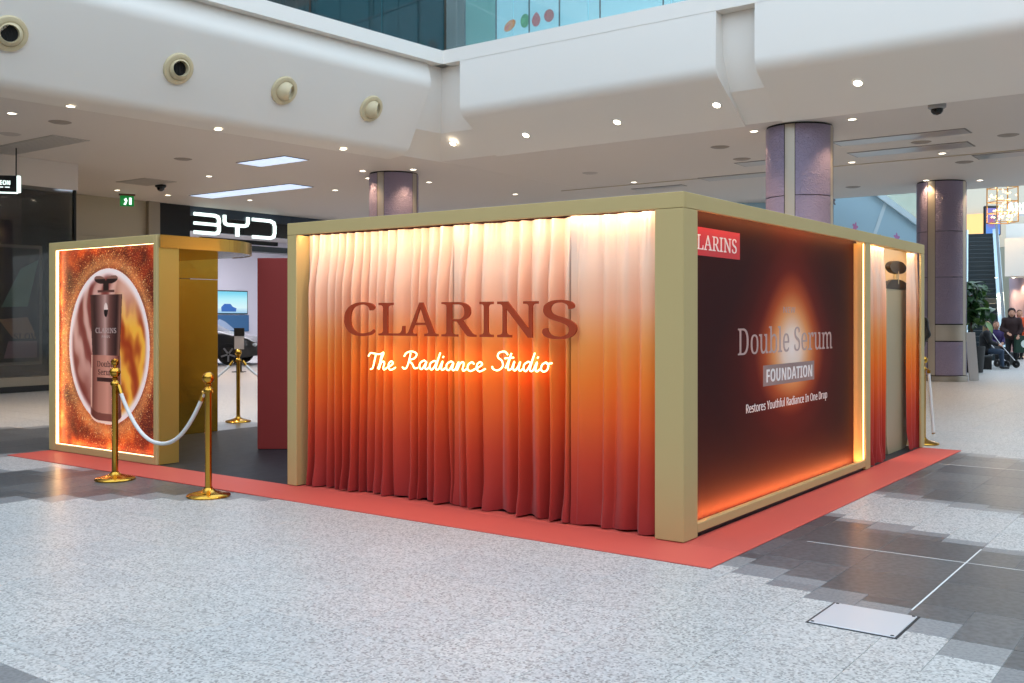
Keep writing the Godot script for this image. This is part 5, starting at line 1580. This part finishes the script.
# ---------------------------------------------------------------- people
# one continuous body: tapered capsules joined by a smooth minimum, meshed as surface nets
func flesh(bones: Array, cell: float, blend: float) -> Geo:
	var lo := V(1e9, 1e9, 1e9)
	var hi := -lo
	for b in bones:
		var r := maxf(b[2], b[3]) + 0.03
		lo = lo.min(b[0] - Vector3.ONE * r).min(b[1] - Vector3.ONE * r)
		hi = hi.max(b[0] + Vector3.ONE * r).max(b[1] + Vector3.ONE * r)
	var nx := int((hi.x - lo.x) / cell) + 3
	var ny := int((hi.y - lo.y) / cell) + 3
	var nz := int((hi.z - lo.z) / cell) + 3
	var f := PackedFloat32Array()
	f.resize(nx * ny * nz)
	f.fill(0.5)
	for b in bones:
		var r: float = maxf(b[2], b[3]) + blend + cell * 2.0
		var a: Vector3 = b[0]
		var c: Vector3 = b[1]
		var d: Vector3 = c - a
		var dd := maxf(d.length_squared(), 1e-9)
		var l0 := ((a.min(c) - Vector3.ONE * r - lo) / cell).floor().max(Vector3.ZERO)
		var h0 := ((a.max(c) + Vector3.ONE * r - lo) / cell).ceil().min(V(nx - 1, ny - 1, nz - 1))
		for k in range(int(l0.z), int(h0.z) + 1):
			for j in range(int(l0.y), int(h0.y) + 1):
				for i in range(int(l0.x), int(h0.x) + 1):
					var p := lo + V(i, j, k) * cell
					var s := clampf((p - a).dot(d) / dd, 0.0, 1.0)
					var e := (p - a - d * s).length() - lerpf(b[2], b[3], s)
					var at := i + nx * (j + ny * k)
					var o := f[at]
					var w := maxf(blend - absf(o - e), 0.0) / blend
					f[at] = minf(o, e) - w * w * blend * 0.25
	var g := Geo.new()
	var idx := {}
	var pos := PackedVector3Array()
	var nor := PackedVector3Array()
	var corner := [V(0, 0, 0), V(1, 0, 0), V(0, 1, 0), V(1, 1, 0), V(0, 0, 1), V(1, 0, 1), V(0, 1, 1), V(1, 1, 1)]
	var edges := [[0, 1], [2, 3], [4, 5], [6, 7], [0, 2], [1, 3], [4, 6], [5, 7], [0, 4], [1, 5], [2, 6], [3, 7]]
	var offs := [0, 1, nx, nx + 1, nx * ny, nx * ny + 1, nx * ny + nx, nx * ny + nx + 1]
	for k in nz - 1:
		for j in ny - 1:
			for i in nx - 1:
				var at := i + nx * (j + ny * k)
				var neg := 0
				for q in 8:
					if f[at + offs[q]] < 0.0: neg += 1
				if neg == 0 or neg == 8:
					continue
				var sum := Vector3.ZERO
				var cnt := 0
				for e in edges:
					var v0 := f[at + offs[e[0]]]
					var v1 := f[at + offs[e[1]]]
					if (v0 < 0.0) != (v1 < 0.0):
						sum += corner[e[0]].lerp(corner[e[1]], v0 / (v0 - v1))
						cnt += 1
				var gr := V(f[at + offs[1]] - f[at] + f[at + offs[7]] - f[at + offs[6]], f[at + offs[2]] - f[at] + f[at + offs[7]] - f[at + offs[5]], f[at + offs[4]] - f[at] + f[at + offs[7]] - f[at + offs[3]])
				idx[at] = pos.size()
				pos.append(lo + (V(i, j, k) + sum / cnt) * cell)
				nor.append(gr.normalized())
	for k in range(1, nz - 1):
		for j in range(1, ny - 1):
			for i in range(1, nx - 1):
				var at := i + nx * (j + ny * k)
				for ax in 3:
					var st: int = [1, nx, nx * ny][ax]
					if (f[at] < 0.0) == (f[at + st] < 0.0):
						continue
					var u: int = [nx, nx * ny, 1][ax]
					var w: int = [nx * ny, 1, nx][ax]
					var q := [at, at - u, at - u - w, at - w]
					if not (idx.has(q[0]) and idx.has(q[1]) and idx.has(q[2]) and idx.has(q[3])):
						continue
					var m := []
					for z in q: m.append(idx[z])
					g.tri(pos[m[0]], pos[m[1]], pos[m[2]], nor[m[0]], nor[m[1]], nor[m[2]])
					g.tri(pos[m[0]], pos[m[2]], pos[m[3]], nor[m[0]], nor[m[2]], nor[m[3]])
	return g


func hand_bones(wrist: Vector3, dirn: Vector3, across: Vector3, curl: Vector3) -> Array:
	# palm and five bent fingers
	var b := []
	var palm := wrist + dirn * 0.09
	b.append([wrist, palm, 0.026, 0.03])
	var lens := [0.07, 0.08, 0.075, 0.06]
	for k in 4:
		var root := wrist + dirn * 0.085 + across * (k - 1.5) * 0.021
		var mid: Vector3 = root + (dirn * 0.8 + curl * 0.5).normalized() * lens[k] * 0.55
		b.append([root, mid, 0.0095, 0.009])
		b.append([mid, mid + (dirn * 0.3 + curl).normalized() * lens[k] * 0.5, 0.009, 0.0075])
	var th := wrist + dirn * 0.035 + across * -0.03
	b.append([th, th + (dirn * 0.7 - across * 0.6 + curl * 0.3).normalized() * 0.055, 0.012, 0.009])
	return b


func person(label: String, at: Vector3, turn: float, j: Dictionary, cloth_m: Material, legs_m: Material, hair_m: Material, hood := false) -> Node3D:
	var t := thing("person", label, "person", at, turn, "")
	var skin := M("skin", Color(0.72, 0.52, 0.42), 0.55)
	var bones := [] # head, neck and hands carry the skin
	bones.append([j.neck, j.head + V(0, -0.04, 0.0), 0.055, 0.06])
	bones.append([j.head + V(0, 0.03, -0.01), j.head + V(0, -0.03, 0.02), 0.088, 0.075])
	bones.append([j.head + V(0, -0.07, 0.045), j.head + V(0, -0.08, 0.05), 0.04, 0.035])
	bones.append([j.head + V(0, -0.005, 0.085), j.head + V(0, -0.03, 0.1), 0.012, 0.016])
	for s in [-1, 1]:
		bones.append([j.head + V(s * 0.082, 0.0, -0.005), j.head + V(s * 0.084, -0.03, 0.0), 0.016, 0.013])
	var k := 0
	for w in [[j.el, j.wl], [j.er, j.wr]]:
		bones.append([w[0], w[1], 0.035, 0.026])
		bones.append_array(hand_bones(w[1], (w[1] - w[0]).normalized(), V(1, 0, 0), V(0, -0.6, 0.6).normalized()))
		k += 1
	bones.append([j.neck, j.chest, 0.055, 0.08])
	for w in [[j.sl, j.el], [j.sr, j.er]]:
		bones.append([j.chest, w[0], 0.08, 0.045])
		bones.append([w[0], w[1], 0.045, 0.035])
	part(t, "body", flesh(bones, 0.0135, 0.03), skin)
	# face
	for s in [-1, 1]:
		part(t, "eye", Geo.new().lathe([Vector2(0, -0.011), Vector2(0.011, 0), Vector2(0, 0.011)], 8), mats.black, "", j.head + V(s * 0.032, 0.0, 0.083))
	part(t, "mouth", Geo.new().box(V(-0.022, -0.005, -0.006), V(0.022, 0.005, 0.006), 0.003), M("lip", Color(0.55, 0.28, 0.25), 0.5), "", j.head + V(0, -0.066, 0.088))
	# coat
	var c := []
	c.append([j.hip + V(-0.07, 0, 0), j.hip + V(0.07, 0, 0), 0.15, 0.15])
	c.append([j.hip, j.chest, 0.165, 0.17])
	c.append([j.chest, j.neck + V(0, -0.02, 0), 0.16, 0.075])
	for w in [[j.sl, j.el, j.wl], [j.sr, j.er, j.wr]]:
		c.append([j.chest.lerp(w[0], 0.6), w[0], 0.11, 0.085])
		c.append([w[0], w[1], 0.082, 0.066])
		c.append([w[1], w[1].lerp(w[2], 0.88), 0.066, 0.055])
	if hood:
		c.append([j.neck + V(0, 0, -0.04), j.head + V(0, 0.05, -0.05), 0.1, 0.115])
	part(t, "coat", flesh(c, 0.026, 0.05), cloth_m)
	var l := []
	for w in [[-1, j.kl, j.fl], [1, j.kr, j.fr]]:
		var h: Vector3 = j.hip + V(w[0] * 0.09, -0.02, 0)
		l.append([h, w[1], 0.105, 0.07])
		l.append([w[1], w[2], 0.068, 0.05])
	part(t, "trousers", flesh(l, 0.026, 0.04), legs_m)
	for w in [j.fl, j.fr]:
		part(t, "shoe", flesh([[w + V(0, -0.035, -0.03), w + V(0, -0.045, 0.15), 0.045, 0.035]], 0.018, 0.02), M("shoe_dark", Color(0.06, 0.06, 0.06), 0.5))
	if not hood:
		part(t, "hair", flesh([[j.head + V(0, 0.055, -0.03), j.head + V(0, 0.04, -0.04), 0.088, 0.09], [j.head + V(0, 0.0, -0.06), j.neck + V(0, 0.0, -0.05), 0.08, 0.06]], 0.02, 0.04), hair_m)
	return t


func people() -> void:
	var stand := {"hip": V(0, 0.95, 0), "chest": V(0, 1.30, 0), "neck": V(0, 1.48, 0.0), "head": V(0, 1.62, 0.04), "sl": V(-0.19, 1.40, 0), "sr": V(0.19, 1.40, 0), "el": V(-0.27, 1.14, 0.02), "er": V(0.26, 1.14, 0.04), "wl": V(-0.12, 1.02, 0.22), "wr": V(0.18, 0.95, 0.2), "kl": V(-0.1, 0.5, 0.02), "kr": V(0.1, 0.5, 0.02), "fl": V(-0.11, 0.085, 0), "fr": V(0.11, 0.085, 0)}
	var sit := {"hip": V(0, 0.55, 0), "chest": V(0, 0.92, 0.03), "neck": V(0, 1.10, 0.05), "head": V(0, 1.24, 0.09), "sl": V(-0.18, 1.02, 0.03), "sr": V(0.18, 1.02, 0.03), "el": V(-0.24, 0.78, 0.12), "er": V(0.24, 0.78, 0.12), "wl": V(-0.1, 0.70, 0.34), "wr": V(0.1, 0.70, 0.34), "kl": V(-0.12, 0.50, 0.43), "kr": V(0.12, 0.50, 0.43), "fl": V(-0.12, 0.085, 0.46), "fr": V(0.12, 0.085, 0.46)}
	var face_us := deg_to_rad(30)
	var black: Material = mats.black
	var dark := M("coat_dark", Color(0.075, 0.075, 0.09), 0.8)
	person("standing person in a black hood and maroon coat holding a green bag", V(-2.78, 0, -27.6), face_us - 0.3, stand, M("coat_maroon", Color(0.17, 0.085, 0.085), 0.85), dark, black, true)
	var bag := thing("shopping_bag", "dark green shopping bag with a white round emblem", "bag", V(-2.43, 0.42, -27.55), face_us)
	part(bag, "bag_body", Geo.new().box(V(-0.27, 0.0, -0.07), V(0.27, 0.52, 0.07), 0.01), M("bag_green", Color(0.03, 0.20, 0.14), 0.6))
	part(bag, "emblem", Geo.new().lathe([Vector2(0.12, 0.0), Vector2(0.12, 0.006), Vector2(0.0, 0.006)], 24, Vector3.ZERO, 0, TAU, Transform3D(Basis(Vector3.RIGHT, PI / 2), V(0, 0.27, 0.07))), M("emblem_white", Color(0.85, 0.9, 0.87), 0.6))
	part(bag, "handle", Geo.new().tube(spline([V(-0.1, 0.51, 0.06), V(-0.08, 0.62, 0.06), V(0, 0.66, 0.06), V(0.08, 0.62, 0.06), V(0.1, 0.51, 0.06)], 5), 0.012, 6), black)
	person("person in a purple jacket seated at the foot of the far escalator", V(-3.35, 0, -28.2), face_us, sit, M("jacket_purple", Color(0.20, 0.13, 0.33), 0.8), dark, M("hair_brown", Color(0.30, 0.17, 0.11), 0.7))
	person("blond person in dark clothes seated beside the leafy plant", V(-3.15, 0, -25.6), face_us + 1.3, sit, dark, M("jeans_blue", Color(0.20, 0.26, 0.34), 0.85), M("hair_blond", Color(0.62, 0.52, 0.38), 0.7))
	var walk := stand.duplicate()
	walk.kl = V(-0.1, 0.5, 0.12); walk.fl = V(-0.11, 0.085, 0.18); walk.fr = V(0.11, 0.085, -0.12)
	person("person in black standing between the booth and the right column", V(-2.55, 0, -15.6), face_us - 0.5, stand, black, black, M("hair_light", Color(0.60, 0.50, 0.42), 0.7))
	person("person in an orange top far behind the maroon coat", V(-3.5, 0, -33.2), face_us, walk, M("top_orange", Color(0.80, 0.28, 0.08), 0.8), dark, M("hair_brown", Color(0.30, 0.17, 0.11), 0.7))
	# bench under the seated people
	for q in [[V(-3.35, 0, -28.3), face_us, "dark bench under the person in purple"], [V(-3.2, 0, -25.6), face_us + 1.3, "dark bench under the blond person"]]:
		var b := thing("bench", q[2], "bench", q[0], q[1], "benches by the far escalator")
		part(b, "seat", Geo.new().box(V(-0.6, 0.345, -0.28), V(0.6, 0.395, 0.22), 0.01), M("bench_grey", Color(0.2, 0.21, 0.22), 0.6))
		for s in [-0.5, 0.5]:
			part(b, "leg", Geo.new().box(V(s - 0.03, 0.0, -0.25), V(s + 0.03, 0.345, 0.2), 0.005), black)
	# folded pushchair in front of them
	var t := thing("pushchair", "low black pushchair with small wheels before the seated people", "pushchair", V(-2.85, 0, -26.4), face_us + 0.6)
	part(t, "seat_sling", Geo.new().sheet([PackedVector3Array([V(-0.2, 0.75, -0.25), V(0, 0.72, -0.25), V(0.2, 0.75, -0.25)]), PackedVector3Array([V(-0.2, 0.4, -0.1), V(0, 0.36, -0.1), V(0.2, 0.4, -0.1)]), PackedVector3Array([V(-0.2, 0.42, 0.25), V(0, 0.4, 0.25), V(0.2, 0.42, 0.25)])]), dark)
	for s in [-0.22, 0.22]:
		part(t, "frame_tube", Geo.new().tube(spline([V(s, 1.0, -0.45), V(s, 0.7, -0.2), V(s, 0.2, 0.3)], 5), 0.014, 8), mats.steel)
		part(t, "rear_leg", Geo.new().tube(PackedVector3Array([V(s, 0.55, -0.05), V(s, 0.12, -0.3)]), 0.014, 8), mats.steel)
		for z in [-0.3, 0.32]:
			part(t, "wheel", Geo.new().lathe([Vector2(0.05, -0.02), Vector2(0.11, -0.02), Vector2(0.115, 0.0), Vector2(0.11, 0.02), Vector2(0.05, 0.02)], 18, Vector3.ZERO, 0, TAU, Transform3D(Basis(Vector3.BACK, PI / 2), V(s, 0.115, z))), black)
